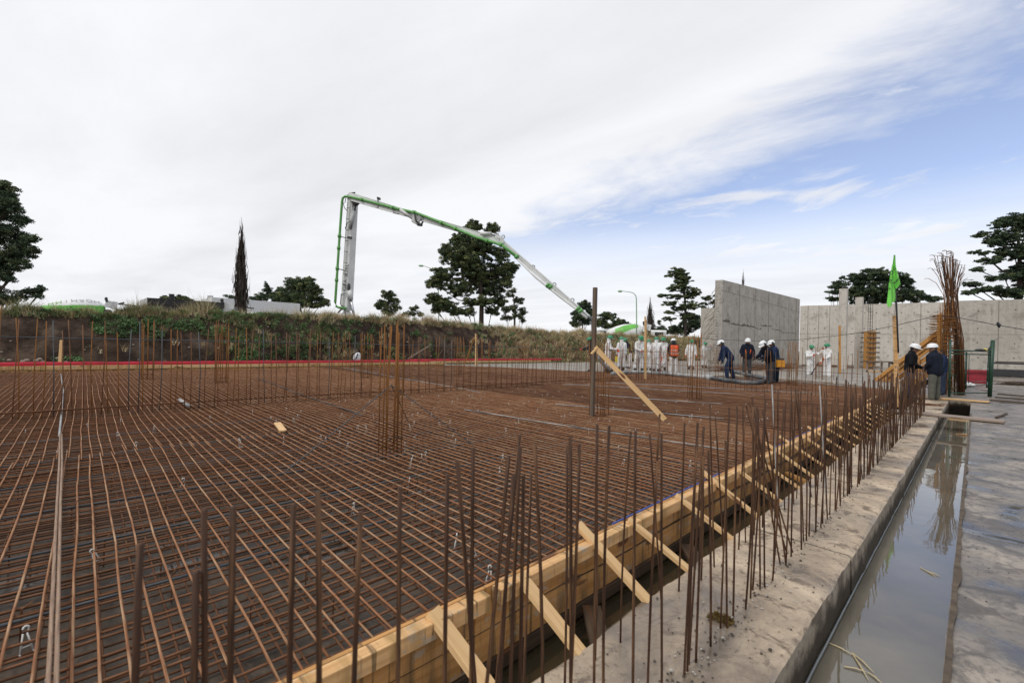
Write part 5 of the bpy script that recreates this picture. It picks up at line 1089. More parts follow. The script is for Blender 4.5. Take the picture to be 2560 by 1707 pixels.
# pump truck with its boom
def lam(x):              # depth along the boom's plan line
    k = (x - 1280) / F; l = (-11.9 - k * 32) / (k * (-9.5) - 15.9); return 32 - 9.5 * l
BP = atD(866, 792, 32); BP[2] = zt(ST(BP)[1]); pt = thing('concrete_pump_truck', 'concrete pump with a white folding boom and green pipe reaching over the bank', 'concrete pump', BP)
bd = np.array((15.9, -9.5, 0)); bd /= np.linalg.norm(bd); bs = np.array((-bd[1], bd[0], 0)); bs = bs if bs @ BP < 0 else -bs     # bs: toward the camera side
def sect(px, w0, w1, d0, d1, name, mat=WHITEP, off=0.0, Ds=None):
    mb = MB(); (x0, y0), (x1, y1) = px; Da, Db = Ds if Ds else (lam(x0), lam(x1)); a = atD(x0, y0, Da) + bs * off; b = atD(x1, y1, Db) + bs * off; d = (b - a) / np.linalg.norm(b - a); u = np.cross(d, bs); u = u if (u[2] > .05 or (abs(u[2]) <= .05 and u @ bd < 0)) else -u
    V = []
    for p, w, h in ((a, w0, d0), (b, w1, d1)): V += [p + bs * w / 2 + u * h / 2, p - bs * w / 2 + u * h / 2, p - bs * w / 2 - u * h / 2, p + bs * w / 2 - u * h / 2]
    mb.add(V, [np.array([[0, 1, 5, 4], [1, 2, 6, 5], [2, 3, 7, 6], [3, 0, 4, 7]]), np.array([[3, 2, 1, 0]]), np.array([[4, 5, 6, 7]])])
    for f in np.linspace(.08, .92, 7):          # ribs and flange edges
        p = a + (b - a) * f; h = d0 + (d1 - d0) * f; w = w0 + (w1 - w0) * f
        mb.beam(p - u * h / 2 - d * .02, p + u * h / 2 - d * .02, .04, w + .03, d) if mat is WHITEP and int(f * 100) % 3 == 0 else None
    for sg in (-1, 1): mb.beam(a + u * sg * d0 / 2 , b + u * sg * d1 / 2, (w0 + w1) / 2 + .05, .03, u)
    return mb.build(name, mat, pt), a, b, u
mast, m0, m1, mu = sect(((866, 776), (882, 502)), .50, .42, .66, .52, 'boom_section', Ds=(32, 32))
sect(((876, 492), (1046, 542)), .42, .34, .52, .36, 'boom_section'); sect(((1040, 541), (1250, 603)), .34, .28, .36, .28, 'boom_section')
sect(((1246, 598), (1472, 793)), .20, .12, .26, .14, 'boom_section')
mb = MB(); a = atD(866, 793, 32); mb.tube([a - Z3 * 1.2, a - Z3 * .2, a + Z3 * .5], [.75, .62, .18], 12); mb.build('pedestal', WHITEP, pt)
mb = MB(); mb.tube([atD(887, 800, 31.8), atD(877, 745, 31.8)], .09, 8); mb.build('piston_rod', CHROME, pt, smooth=True)
mb = MB(); mb.tube([atD(877, 748, 31.7), atD(874, 725, 31.7)], .16, 10); mb.build('cylinder', WHITEP, pt, smooth=True)
mb = MB(); mb.tube([atD(866, 800, 31.6), atD(861, 770, 31.6), atD(851, 760, 31.6), atD(853, 735, 31.6), atD(865, 733, 31.6)], .03, 6); mb.build('hydraulic_hose', DARKM, pt, smooth=True)
mb = MB(); mb.tube([atD(845, 782, 31.6), atD(856, 770, 31.6)], .06, 6); mb.build('strut', DARKM, pt, smooth=True)
mb = MB(); mb.tube([atD(875, 572, 31.6), atD(886, 528, 31.6)], .13, 10); mb.build('cylinder', GREYP, pt, smooth=True)
mb = MB(); mb.tube([atD(886, 530, 31.6), atD(890, 510, 31.6)], .06, 8); mb.build('piston_rod', DARKM, pt, smooth=True)
mb = MB(); mb.tube([atD(863, 572, 31.5), atD(868, 558, 31.5), atD(878, 552, 31.5), atD(879, 570, 31.5), atD(874, 574, 31.5)], .03, 6); mb.build('hydraulic_hose', DARKM, pt, smooth=True)
mb = MB(); mb.tube([atD(857, 502, 31.5), atD(861, 520, 31.5), atD(868, 527, 31.5)], .025, 6); mb.tube([atD(868, 490, 31.6), atD(878, 483, 31.6), atD(888, 482, 31.6)], .05, 6); mb.tube([atD(862, 508, 31.5), atD(866, 490, 31.5)], .025, 6); mb.build('hydraulic_hose', DARKM, pt, smooth=True)
mb = MB(); mb.beam(atD(886, 500, 31.6), atD(893, 512, 31.6), .4, .3, bs); mb.build('knuckle', DARKM, pt)
mb = MB(); mb.beam(atD(868, 593.5, 31.6), atD(880, 595, 31.6), .06, .16); mb.build('bracket', DARKM, pt)
mb = MB(); mb.tube([atD(862, 728, 31.55) , atD(866, 704, 31.55)], .012, 4)
for y in np.linspace(520, 765, 10): mb.tube([atD(853 + (768 - y) * .055, y, 31.6), atD(862 + (768 - y) * .055, y + 1, 31.6)], .02, 5)
mb.build('step_rung', DARKM, pt)
mb = MB(); p = atD(892, 730, 31.55); a, b = atD(888.5, 716, 31.6), atD(884, 745, 31.6)
mb.ell(atD(872, 718, 31.58), (.12, .06, .30)); mb.build('slot', DARKM, pt, smooth=True)
# pipeline
mb = MB(); o_ = lambda x, y: atD(x, y, lam(x) - .38)
Pp = [atD(866, 771, 31.4), atD(848, 769, 31.5), atD(841, 766, 31.5), atD(838, 756, 31.5), atD(843, 680, 31.5), atD(851, 560, 31.5), atD(855, 505, 31.5), atD(857, 495, 31.5), atD(863, 491, 31.5), o_(878, 493), o_(905, 499), o_(985, 520), o_(1040, 532), o_(1105, 557), o_(1190, 593), o_(1240, 608), o_(1256, 614), o_(1293, 643)]
mb.tube(Pp, .085, 10); mb.build('pipe', GREENP, pt, smooth=True)
mb = MB(); Pq = [(1293, 643), (1340, 690), (1400, 738), (1440, 768), (1468, 793)]; mb.tube([o_(x - 1, y + 3) for x, y in Pq], .06, 8); mb.build('pipe', WHITEP, pt, smooth=True)
for (x, y, x2, y2, off) in ((841, 590, 844, 590, 0), (839, 671, 843, 671, 0)):
    mb = MB(); mb.tube([atD(844 if y < 600 else 841, y, 31.5), atD(866 if y < 600 else 861, y + 5, 31.6)], .03, 6); mb.build('bracket', DARKM, pt)
for f, (x, y) in enumerate(((846.8, 620), (841.5, 700), (848.8, 590), (843.2, 671))):
    mb = MB(); a = atD(x, y - 4, 31.5); b = atD(x, y + 4, 31.5); mb.tube([a, b], .12, 10); mb.build('pipe_clamp', GREENP, pt, smooth=True)
for (x, y) in ((905, 499), (982, 519), (1036, 531), (1104, 557), (1139, 572), (1218, 602), (1253, 612), (1292, 642)):
    mb = MB(); a, b = o_(x - 3, y - 1), o_(x + 3, y + 1.5); mb.tube([a, b], .125, 10); mb.build('pipe_clamp', GREENP, pt, smooth=True)
for (x, y) in ((1370, 714), (1376, 718), (1446, 772), (1452, 778)):
    mb = MB(); a, b = o_(x - 2, y - 1.5), o_(x + 2, y + 1.5); mb.tube([a, b], .14, 10); mb.build('pipe_clamp', GREENP, pt, smooth=True)
# joint linkages
mb = MB(); mb.tube([atD(1001, 524, 28.7), atD(1030, 545, 28.5)], .10, 8); mb.build('cylinder', WHITEP, pt, smooth=True)
mb = MB(); mb.tube([atD(985, 525, 28.8), atD(984, 533, 28.8), atD(998, 535, 28.8)], .03, 6); mb.build('hydraulic_hose', DARKM, pt, smooth=True)
def plate(pts, D, th, mat, name):
    mb = MB(); n = len(pts); A = np.array([atD(x, y, D) for x, y in pts]); B = A + np.array((0, th, 0)); mb.add(np.vstack((A, B)), [np.arange(n), np.arange(n)[::-1] + n] + [np.array([i, i + n, (i + 1) % n + n, (i + 1) % n]) for i in range(n)]); mb.build(name, mat, pt)
plate([(1034, 532), (1046, 536), (1044, 552), (1052, 558), (1048, 564), (1028, 553)], 28.2, .25, WHITEP, 'link_plate'); plate([(1046, 536), (1056, 541), (1062, 549), (1058, 551), (1052, 545), (1048, 556), (1043, 553)], 28.0, .12, GREYP, 'link_plate')
mb = MB(); mb.tube([atD(1036, 535, 28.1), atD(1040, 552, 28.1), atD(1046, 562, 28.1), atD(1053, 562, 28.1), atD(1058, 553, 28.1)], .06, 6); mb.ell(atD(1053, 563, 28.1), (.1, .1, .08)); mb.ell(atD(1046, 562, 28.1), (.1, .1, .08)); mb.build('link_arm', DARKM, pt, smooth=True)
mb = MB(); mb.tube([atD(1202, 584, 25.6), atD(1228, 584, 25.4)], .10, 8); mb.build('cylinder', WHITEP, pt, smooth=True)
mb = MB(); mb.tube([atD(1228, 584, 25.4), atD(1240, 588, 25.3)], .05, 8); mb.build('piston_rod', CHROME, pt, smooth=True)
plate([(1237, 594), (1239, 585), (1250, 588), (1254, 596), (1246, 604)], 25.2, .25, WHITEP, 'link_plate'); plate([(1253, 594), (1259, 593), (1260, 605), (1256, 612), (1252, 606)], 25.0, .15, WHITEP, 'link_plate')
for (x, y) in ((1252, 601), (1258, 592), (1333, 667), (1386, 711), (1431, 750)):
    mb = MB(); c = atD(x, y, lam(x)); mb.tube([c + np.array((math.cos(t) * .09, 0, math.sin(t) * .09)) for t in np.linspace(0, 6.28, 9)], .03, 5); mb.build('lifting_eye', GREYP, pt, smooth=True)
plate([(943, 494), (947, 495), (945, 520), (941, 519)], lam(944) - .35, .1, GREYP, 'bracket'); plate([(942, 492), (950, 494), (949, 499), (942, 497)], lam(944) - .4, .2, DARKM, 'bracket')
mb = MB(); a = BP + np.array((-1.5, 1.5, 0)); mb.beam(a + np.array((-5, 2, 1.1)), a + np.array((4, -1.6, 1.1)), 2.3, .5); mb.build('chassis', DARKM, pt)
mb = MB(); mb.beam(a + np.array((4.1, -1.6, 1.15)), a + np.array((6, -2.4, 1.15)), 2.3, 1.6); mb.build('cab', DRUMW, pt)
for k in (-.9, -.6, .3, .7):
    for sgn in (-1, 1):
        mb = MB(); d = np.array((4.5, -1.8, 0)); dn = d / np.linalg.norm(d); nn = np.array((dn[1], -dn[0], 0)); mb.lathe([(.1, -.16), (.5, -.16), (.52, 0), (.5, .16), (.1, .16)], a + d * k + nn * sgn * 1.05 + Z3 * .52, [dn, Z3, nn], 18); mb.build('wheel', CLADDING, pt)
lettering('CIFA  K36L', .40, frame(atD(864.5, 694, 31.55), (.07, 0, 1), (-1, 0, .07)), LETB, pt)
# hoses
def smoothpath(pts, n=60):
    P = np.array(pts); k = len(P); Q = np.vstack((2 * P[0] - P[1], P, 2 * P[-1] - P[-2])); out = []
    for i in range(k - 1):
        p0, p1, p2, p3 = Q[i:i + 4]
        for t in np.linspace(0, 1, max(2, n // (k - 1)), endpoint=False): out.append(.5 * ((2 * p1) + (-p0 + p2) * t + (2 * p0 - 5 * p1 + 4 * p2 - p3) * t * t + (-p0 + 3 * p1 - 3 * p2 + p3) * t ** 3))
    out.append(P[-1]); return np.array(out)
mb = MB(); mb.tube(smoothpath([atD(1470, 792, 22.5), atD(1478, 797, 22.4), atD(1481, 806, 22.4), atD(1482, 830, 22.4), atD(1486, 865, 22.2), atD(1496, 893, 21.8), atD(1514, 916, 21.3), atD(1530, 927, 21.0)]), .075, 10); mb.build('delivery_hose', RUBBER, smooth=True, label='dark rubber hose hanging from the boom tip behind the wooden post', cat='hose')
gp = lambda x, y, z=.30: G(x, y, z)
mb = MB(); mb.tube(smoothpath([gp(1530, 934), gp(1580, 930), gp(1640, 932), gp(1700, 937), gp(1768, 943)]), .085, 10); hs = mb.build('delivery_hose', HOSEW, smooth=True, label='pale concrete caked hose lying along the feet of the white workers', cat='hose')
mb = MB(); mb.tube(smoothpath([gp(1768, 943), gp(1810, 950), gp(1860, 955.5), gp(1893, 956), gp(1912, 952), gp(1913, 946), gp(1895, 942), gp(1865, 936), gp(1838, 929, .35), gp(1812, 921, .42), gp(1796, 917, .4)], 90), .085, 10); mb.build('delivery_hose', RUBBER, smooth=True, label='dark hose looping on the mat between the two bending men', cat='hose')
mb = MB(); a, b = gp(1765, 942.5), gp(1778, 945); mb.tube([a, b], .12, 12); mb.build('hose_coupling', GREYP, smooth=True, label='grey metal coupling joining the pale hose to the dark hose', cat='coupling')
mb = MB(); c = G(1652, 930, .26); mb.tube([c + np.array((math.cos(t) * .35, math.sin(t) * .4, .25 + .25 * math.sin(t * 2 + 1))) for t in np.linspace(0, 5.5, 18)], .02, 6); mb.tube([c + np.array((-.3, 0, .2)), c + np.array((-.75, -.5, .02))], .025, 6); mb.build('vibrator_hose', GREYP, smooth=True, label='thin grey hose coiled up at the feet of the white workers', cat='hose')

# ================================================================== PEOPLE
def rotx(v, a):          # pitch forward: local front is +y
    c, s = math.cos(a), math.sin(a); return np.array((v[0], v[1] * c + v[2] * s, -v[1] * s + v[2] * c))
def person(label, foot, h, psi, fit, lean=0, head=(0, 0), aL=(5, 8, 12, 0), aR=(5, 8, 12, 0), lL=(0, 0), lR=(0, 0), helmet=None, glove=None, boots=BOOT, hood=False, hair=False, vest=None, straps=None, group=None, spread=.0, bulk=1.0, defend=False, sit=0):
    """fit: 'cover' white suit, or (jacket material, trouser material). psi: 0 looks away from the camera, 90 to the right, 180 to the camera"""
    k = (h - .05) / 1.75; ps = R(psi); X = np.array((math.cos(ps), -math.sin(ps), 0)); Yf = np.array((math.sin(ps), math.cos(ps), 0)); ROT = np.array((X, Yf, Z3))
    la = R(lean); hip = np.array((0, 0, .93)); up = rotx(Z3, la)
    chest = hip + up * .36; neck = hip + up * .53 ; shp = hip + up * .475
    hp, hy = R(head[0]), R(head[1]); hu = rotx(Z3, la * .75 + hp); hc = neck + hu * .155 + rotx(np.array((0, 1., 0)), la) * .02
    hf = rotx(np.array((math.sin(hy), math.cos(hy), 0)), la * .6 + hp); hf -= hu * (hf @ hu); hf /= np.linalg.norm(hf); hx = np.cross(hf, hu)
    arms = []
    for sg, (sw, out, bend, inn) in ((-1, aL), (1, aR)):
        s0 = shp + np.array((sg * .185, 0, 0))
        def ad(a, o, i): return rotx(np.array((sg * (math.sin(R(o)) - math.sin(R(i))), 0, -math.cos(R(o)))), -R(a)) if True else 0
        d1 = ad(sw, out, 0); d1 /= np.linalg.norm(d1); e = s0 + d1 * .29; d2 = ad(sw + bend, out * .4, inn); d2 /= np.linalg.norm(d2); w = e + d2 * .255; arms.append((s0, e, w, d2, sg))
    legs = []
    for sg, (a, b) in ((-1, lL), (1, lR)):
        h0 = hip + np.array((sg * .09, 0, -.02)); d = rotx(np.array((sg * (.05 + spread), 0, -1.)), -R(a)); kn = h0 + d * .43; d2 = rotx(np.array((sg * (.02 + spread * .6), 0, -1.)), -R(a - b)); an = kn + d2 * .42; legs.append((h0, kn, an, sg))
    dz = .085 - min(l[2][2] for l in legs); foot = np.asarray(foot)
    T = lambda p: foot + (np.asarray(p) + np.array((0, 0, dz))) * k @ ROT
    Vd = lambda v: np.asarray(v) @ ROT
    root = thing('person', label, 'person', foot, group)
    mats_ = {}
    def caps(mb, lst, ex=0.0):
        for (a, b, r0, r1) in lst: mb.cap(T(a), T(b), (r0 + ex) * k, (r1 + ex) * k, n=10)
    bk = bulk
    torso = [(hip + np.array((-.07, 0, -.02)), hip + up * .2 + np.array((-.06, 0, 0)), .115 * bk, .112 * bk), (hip + np.array((.07, 0, -.02)), hip + up * .2 + np.array((.06, 0, 0)), .115 * bk, .112 * bk),
             (hip + up * .2 + np.array((-.06, 0, 0)), hip + up * .40 + np.array((-.105, 0, 0)), .112 * bk, .108 * bk), (hip + up * .2 + np.array((.06, 0, 0)), hip + up * .40 + np.array((.105, 0, 0)), .112 * bk, .108 * bk), (shp - np.array((.15, 0, 0)), shp + np.array((.15, 0, 0)), .068, .068), (shp, neck + hu * .02, .085, .065)]
    armc = []
    for s0, e, w, d2, sg in arms: armc += [(s0, e, .062, .053), (e, w, .053, .042)]
    legc = []
    for h0, kn, an, sg in legs: legc += [(h0, kn, .098, .074), (kn, an, .074, .06)]
    # continuous body: head with nose and jaw, neck, trunk, limbs
    mb = MB(); hm = np.array((Vd(hx), Vd(hf), Vd(hu)))
    mb.ell(T(hc), (.075 * k, .094 * k, .115 * k), hm); mb.ell(T(hc + hf * .03 - hu * .055), (.056 * k, .062 * k, .062 * k), hm); mb.cap(T(hc + hf * .088 + hu * .012), T(hc + hf * .102 - hu * .018), .011 * k, .017 * k, n=8)
    for sg in (-1, 1): mb.ell(T(hc + hx * sg * .076 - hu * .005), (.014 * k, .022 * k, .032 * k), hm, 8, 6)
    mb.cap(T(neck - hu * .06), T(hc - hu * .05), .055 * k, .052 * k)
    caps(mb, [(a, b, r0 * .82, r1 * .82) for a, b, r0, r1 in torso + armc + legc])
    v, f = remeshed(mb, .016 * k, 2); mb = MB(); mb.add(v, f if isinstance(f, np.ndarray) else f, 0)
    for sg in (-1, 1): mb.ell(T(hc + hx * sg * .031 + hf * .086 + hu * .018), (.013 * k, .007 * k, .008 * k), hm, 8, 6, 1)
    mb.ell(T(hc + hf * .093 - hu * .062), (.024 * k, .007 * k, .006 * k), hm, 8, 6, 2)
    # hands with five fingers each
    for s0, e, w, d2, sg in arms:
        fr = rotx(np.array((0, 1., 0)), la) ; sd = np.cross(d2, np.array((sg * 1., 0, 0))); sd = sd / (np.linalg.norm(sd) + 1e-6); pn = np.cross(d2, sd)
        M_ = np.array((Vd(sd), Vd(pn), Vd(d2))); pc = w + d2 * .055; tgt = MB() if glove else mb
        tgt.ell(T(pc), ((.046 if glove else .040) * k, (.028 if glove else .019) * k, .060 * k), M_, 10, 8, 0 if glove else 0)
        for i, (ox, L) in enumerate(((-.029, .062), (-.010, .074), (.010, .078), (.029, .068))):
            a = w + d2 * .095 + sd * ox; b = a + d2 * L * .5 - pn * sg * .012; c_ = b + d2 * L * .34 - pn * sg * .032; tgt.tube([T(a), T(b), T(c_)], [.0105 * k, .0098 * k, .007 * k], 6)
        a = w + d2 * .045 - sd * .034; b = a - sd * .026 + d2 * .03 - pn * sg * .01; c_ = b - sd * .004 + d2 * .03 - pn * sg * .012; tgt.tube([T(a), T(b), T(c_)], [.013 * k, .011 * k, .008 * k], 6)
        if glove:
            tgt.tube([T(w - d2 * .05), T(w + d2 * .02)], [.048 * k, .040 * k], 10); tgt.build('glove', glove, root, smooth=True)
    mb.build('body', [SKIN, HAIR, plain('lips', (.20, .08, .06), .5) if False else HAIR], root, smooth=True)
    if fit == 'cover':
        mb = MB(); caps(mb, torso, .030); caps(mb, armc, .022); caps(mb, [(a, a + (b - a) * (.60 if i % 2 else 1.0), r0, r1 + (.012 if i % 2 else 0)) for i, (a, b, r0, r1) in enumerate(legc)], .034)
        mb.cap(T(hip + np.array((0, 0, .05))), T(hip + np.array((0, 0, -.2))), .16 * k, .12 * k)
        if hood: mb.ell(T(hc - hf * .022 - hu * .01), (.105 * k, .105 * k, .135 * k), hm); mb.cap(T(neck - hu * .05), T(hc - hu * .08 - hf * .01), .10 * k, .09 * k)
        v, f = remeshed(mb, .024 * k, 2); mb = MB(); mb.add(v, f, 0); mb.build('coverall', COVER, root, smooth=True)
    else:
        jm, tm = fit; mb = MB(); caps(mb, torso, .036 * bk); caps(mb, armc, .026); mb.cap(T(hip + np.array((-.06, 0, -.06)) ), T(hip + up * .1 + np.array((-.06, 0, 0))), .14 * k * bk, .13 * k * bk); mb.cap(T(hip + np.array((.06, 0, -.06))), T(hip + up * .1 + np.array((.06, 0, 0))), .14 * k * bk, .13 * k * bk); mb.cap(T(neck - hu * .06), T(neck + hu * .045), .085 * k, .078 * k)
        v, f = remeshed(mb, .022 * k, 2); mb = MB(); mb.add(v, f, 0); mb.build('jacket', jm, root, smooth=True)
        mb = MB(); caps(mb, legc, .022); mb.cap(T(hip + np.array((-.05, 0, 0))), T(hip + np.array((.05, 0, 0))), .125 * k, .125 * k)
        v, f = remeshed(mb, .022 * k, 2); mb = MB(); mb.add(v, f, 0); mb.build('trousers', tm, root, smooth=True)
    for h0, kn, an, sg in legs:
        mb = MB(); toe = np.array((sg * .03, .17, -.052)); mb.cap(T(an + (kn - an) * (.62 if fit == 'cover' else .12)), T(an + np.array((0, 0, -.02))), (.080 if fit == 'cover' else .066) * k, .064 * k); mb.cap(T(an + np.array((0, -.02, -.045))), T(an + toe), .044 * k, .038 * k); mb.cap(T(an + np.array((0, 0, -.03))), T(an + toe * .6), .05 * k, .044 * k); mb.build('boot', boots if boots is not HAIR else BOOT, root, smooth=True)
    if vest is not None:
        mb = MB(); caps(mb, torso[:5], .052 * bk if fit != 'cover' else .045); v, f = remeshed(mb, .022 * k, 2); fz = (v[f].mean(1) - T(hip)) @ Vd(up) / k; fx = (v[f].mean(1) - T(hip)) @ Vd(np.array((1., 0, 0))) / k
        mi = (((fz > .05) & (fz < .10)) | ((fz > .21) & (fz < .26))).astype(int); keep = (fz > -.05) & (fz < .50) & (np.abs(fx) < .20)
        mb = MB(); mb.add(v, f[keep], mi[keep]); mb.build('vest', [vest, SILVER], root, smooth=True)
    if straps is not None:
        for sg in (-1, 1):
            mb = MB(); mb.tube([T(hip + up * z + np.array((sg * (.09 + .02 * i), .150 * bk - .03 * i * i * .4, 0))) for i, z in enumerate((.10, .25, .38, .48))], .020 * k, 6); mb.build('strap', straps, root, smooth=True)
    if hair or True:
        mb = MB(); mb.ell(T(hc - hf * .018 + hu * .02), (.083 * k, .095 * k, .105 * k), hm)
        if hair: mb.ell(T(hc - hf * .04 - hu * .06), (.085 * k, .07 * k, .09 * k), hm)
        if not hood: mb.build('hair', HAIR, root, smooth=True)
    if helmet:
        mb = MB(); pr = [(.135, .0), (.134, .03), (.125, .07), (.10, .105), (.06, .128), (.02, .137), (.001, .138)]
        hcc = hc + hu * .045; tl = hu * .97 + hf * .0; mb.lathe([(r * k, z * k) for r, z in pr], T(hcc), np.array((Vd(hx) * .90, Vd(hf) * 1.08, Vd(hu))), 20, cap=False)
        br = []
        for a in np.linspace(-2.0, 2.0, 13): dirv = hf * math.cos(a) * 1.08 + hx * math.sin(a) * .9; ext = .135 + .065 * max(0, math.cos(a * .8)) ** 1.2; br.append((T(hcc + dirv * .125 + hu * .012), T(hcc + dirv * ext - hu * .012)))
        n_ = len(br); mb.add(np.array([p for b in br for p in b]), np.array([[2 * i, 2 * i + 1, 2 * i + 3, 2 * i + 2] for i in range(n_ - 1)]))
        mb.add(np.array([p + np.array((0, 0, .006)) for b in br for p in b]), np.array([[2 * i + 2, 2 * i + 3, 2 * i + 1, 2 * i] for i in range(n_ - 1)]))
        mb.cap(T(hcc - hf * .10 + hu * .10), T(hcc + hf * .12 + hu * .085), .018 * k, .018 * k, n=8)
        mb.tube([T(hcc + hf * math.cos(a) * .146 + hx * math.sin(a) * .122 + hu * .004) for a in np.linspace(0, 6.283, 25)], .009 * k, 6)
        mb.build('helmet', helmet, root, smooth=True)
        if defend:
            mb = MB()
            for sg in (-1, 1): mb.ell(T(hcc + hx * sg * .125 - hu * .0), (.03 * k, .05 * k, .06 * k), hm)
            mb.build('ear_defender', DARKM, root, smooth=True)
    return root, T, arms, (hip, up, hc, hf, hx, hu, k)
GW = 'workers in white suits'
p_ = lambda x, y, z=.24: G(x, y, z)
person('man in a dark jacket and green helmet hidden behind the wooden post', p_(1478, 928), 1.72, 275, (NAVY, GREYT), 4, (12, 0), aL=(35, 10, 50, 10), aR=(35, 10, 45, 10), helmet=HELG, glove=GLOVE)
person('worker in a white suit with dark harness straps right of the leaning plank', p_(1519, 931), 1.80, 110, 'cover', 2, (8, 0), aL=(25, 5, 45, 0), aR=(25, 5, 55, 5), helmet=HELG, glove=GLOVE, hood=True, straps=DARKM, lL=(4, 2), lR=(-4, 2))
person('worker in a white suit seen from behind beside the yellow jug', p_(1553, 926), 1.80, 350, 'cover', 0, (5, 10), aL=(-4, 12, 8, 0), aR=(0, 10, 12, 0), helmet=HELG, glove=GLOVE, hood=True)
person('man in a lime vest over a dark jacket bending beside a white worker', p_(1573, 920), 1.86, 265, (NAVY, COVER), 20, (8, 0), aL=(35, 8, 20, 0), aR=(10, 10, 15, 0), helmet=HELG, glove=GLOVE, vest=LIME)
person('broad worker in a white suit facing us with orange gloves joined', p_(1597, 930), 1.86, 165, 'cover', 5, (16, -10), aL=(18, 14, 45, 45), aR=(18, 14, 45, 40), helmet=HELG, glove=GLOVE, hood=True, lL=(3, 2), lR=(-5, 2), spread=.06, bulk=1.12)
person('worker in a white suit mostly hidden behind the tall pale stake', p_(1621, 928), 1.68, 10, 'cover', 2, (5, 0), helmet=HELG, glove=GLOVE, hood=True)
person('stocky worker in a white suit seen from the back right of the tall stake', p_(1640, 931), 1.80, 5, 'cover', 3, (6, 0), aL=(15, 10, 30, 20), aR=(15, 10, 30, 20), helmet=HELG, glove=GLOVE, hood=True, bulk=1.08)
person('worker in an open white suit standing just behind the stocky one', p_(1656, 926), 1.86, 195, 'cover', 2, (8, 0), aL=(5, 10, 20, 0), aR=(20, 25, 60, 45), helmet=HELG, glove=GLOVE)
person('man in an orange reflective vest and white trousers seen from behind', p_(1683, 933), 1.74, 0, (NAVY, COVER), 3, (10, 0), aL=(20, 14, 40, 25), aR=(20, 14, 40, 25), helmet=HELW, vest=ORANGE, glove=DARKM, spread=.07, bulk=1.08, hair=True)
person('worker in a white suit with both arms hanging beside the rusty uprights', p_(1727, 924), 1.80, 190, 'cover', 0, (8, 20), aL=(3, 18, 8, 0), aR=(3, 18, 8, 0), helmet=HELG, glove=GLOVE, hood=True)
person('worker in a white suit raising one hand to his hood before the narrow wall', p_(1760, 920), 1.74, 170, 'cover', 3, (12, 0), aL=(40, 35, 115, 30), aR=(5, 15, 12, 0), helmet=HELG, glove=GLOVE, hood=True)
person('man in blue overalls bending down to the dark hose', p_(1825, 947), 1.76, 285, (NAVYB, NAVYB), 36, (-8, 0), aL=(4, 6, 8, 8), aR=(12, 6, 8, 8), helmet=HELW, glove=BOOTG, lL=(22, 24), lR=(-6, 8), defend=True, boots=BOOTG)
person('man in a navy jacket with orange braces before the dark wall', p_(1867, 938), 1.82, 195, (NAVY, GREYT), 0, (10, 18), aL=(-4, 20, 30, 18), aR=(-4, 20, 30, 18), helmet=HELW, straps=ORANGE, hair=True, boots=BOOTG, bulk=1.08)
person('hunched man in a navy suit holding a line at the hose loop', p_(1924, 958), 1.66, 262, (NAVY, GREYT), 22, (22, 0), aL=(28, 6, 35, 8), aR=(28, 6, 30, 8), helmet=HELW, glove=DARKM, lL=(3, 2), lR=(-2, 2), defend=True, hair=True)
person('man in a blue jacket half hidden behind the hunched man', p_(1938, 955), 1.66, 275, (NAVYB, NAVY), 12, (10, 0), aL=(20, 6, 25, 8), aR=(20, 6, 25, 8), helmet=HELW, glove=DARKM, hair=True, defend=True)
_, T, arms, hb = person('worker in a white suit holding a phone to his ear before the pale wall', p_(2026, 945, .06), 1.78, 185, 'cover', 0, (10, 5), aL=(60, 22, 95, -15), aR=(25, 15, 80, 55), helmet=HELG, glove=GLOVE, boots=BOOTG)
person('worker in a hooded white suit facing left before the two columns', p_(2067, 950, .06), 1.84, 262, 'cover', 0, (0, 0), aL=(22, 10, 45, 5), aR=(0, 10, 25, 5), helmet=HELG, glove=GLOVE, hood=True, boots=BOOTG)
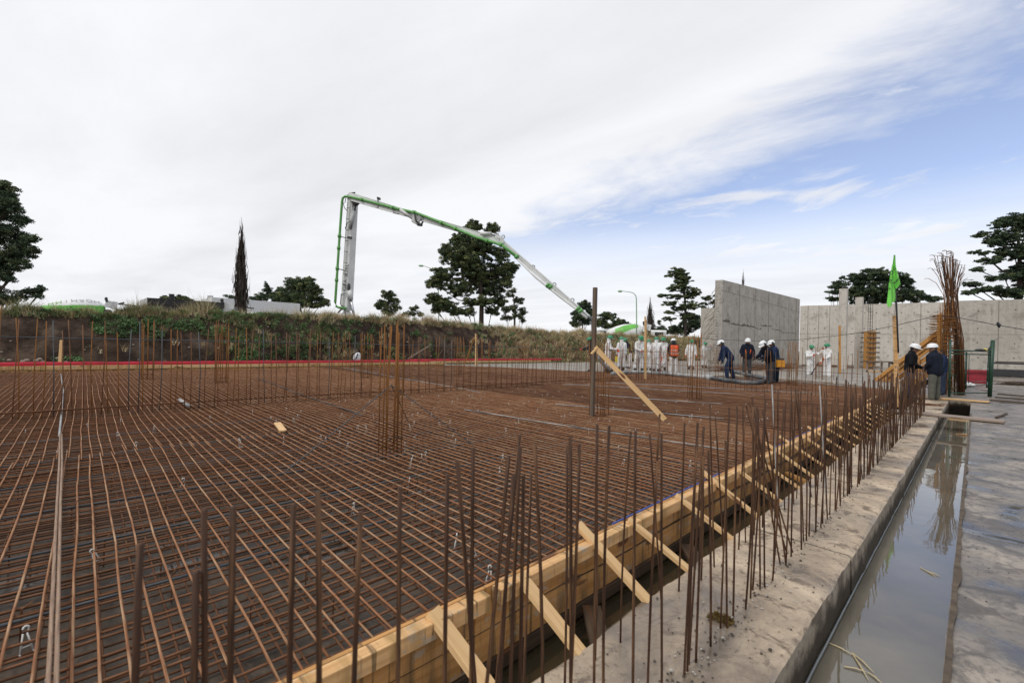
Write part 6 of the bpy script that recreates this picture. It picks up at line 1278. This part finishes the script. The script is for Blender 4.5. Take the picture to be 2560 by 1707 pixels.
person('man in a black coat and white helmet smiling toward his companion', G(2274, 994, 0), 1.80, 140, (BLACKC, JEANS), 3, (14, -18), aL=(0, 10, 18, 0), aR=(8, 8, 50, 50), helmet=HELW, glove=NAVYB, hair=False, bulk=1.08)
person('man in a dark puffy jacket and olive trousers with his back to us', G(2335, 1000, 0), 1.80, 335, (NAVY, OLIVET), 2, (6, -50), aL=(5, 14, 35, 30), aR=(2, 12, 30, 25), helmet=HELW, hair=True, spread=.07, bulk=1.22, boots=BOOTG)
person('man in blue almost hidden behind the man in the puffy jacket', G(2354, 986, 0), 1.70, 300, (NAVYB, JEANS), 0, (8, 0), hair=True)
# things in hands
mb = MB(); c = p_(1543, 914); mb.box(c + Z3 * .42, (.24, .16, .36)); mb.tube([c + np.array((-.07, 0, .6)), c + np.array((-.06, 0, .7)), c + np.array((.06, 0, .7)), c + np.array((.07, 0, .6))], .02, 6); mb.build('jug', YELLOW, label='yellow plastic jug held by the worker left of the lime vest', cat='jug')
mb = MB(); a = T(arms[0][2] + arms[0][3] * .06); mb.beam(a + Z3 * -.05, a + Z3 * .12, .07, .03, Z3 if False else (0, 1, 0)); mb.build('phone', DARKM, label='dark handset held to the ear of the white worker', cat='phone')
mb = MB(); c = G(1947, 954, .3); c = atD(1949, 909, c[1] - .2); mb.box(c, (.26, .24, .26)); mb.build('power_tool', [plain('tool_orange', (.65, .28, .02), .5)], label='small orange and black motor carried beside the hunched man', cat='tool')
mb = MB(); mb.box(c + Z3 * .17, (.22, .2, .08)); mb.build('tool_case', DARKM, label='black box on top of the orange motor', cat='tool')
mb = MB(); a = G(2022, 945, .06); b = atD(2047, 905, a[1] - .3); mb.tube([a, b], .028, 6); mb.build('vibrator_rod', GREYT, smooth=True, label='thin dark rod slanting between the two white workers at the right', cat='rod')
mb = MB(); a = p_(1651, 928); mb.tube([a, a + Z3 * 1.0], .03, 6); mb.beam(a + Z3 * .55, a + Z3 * .8, .12, .1, (0, 1, 0)); mb.build('power_tool', GLOVE, label='orange tool held upright by the worker in the open suit', cat='tool')
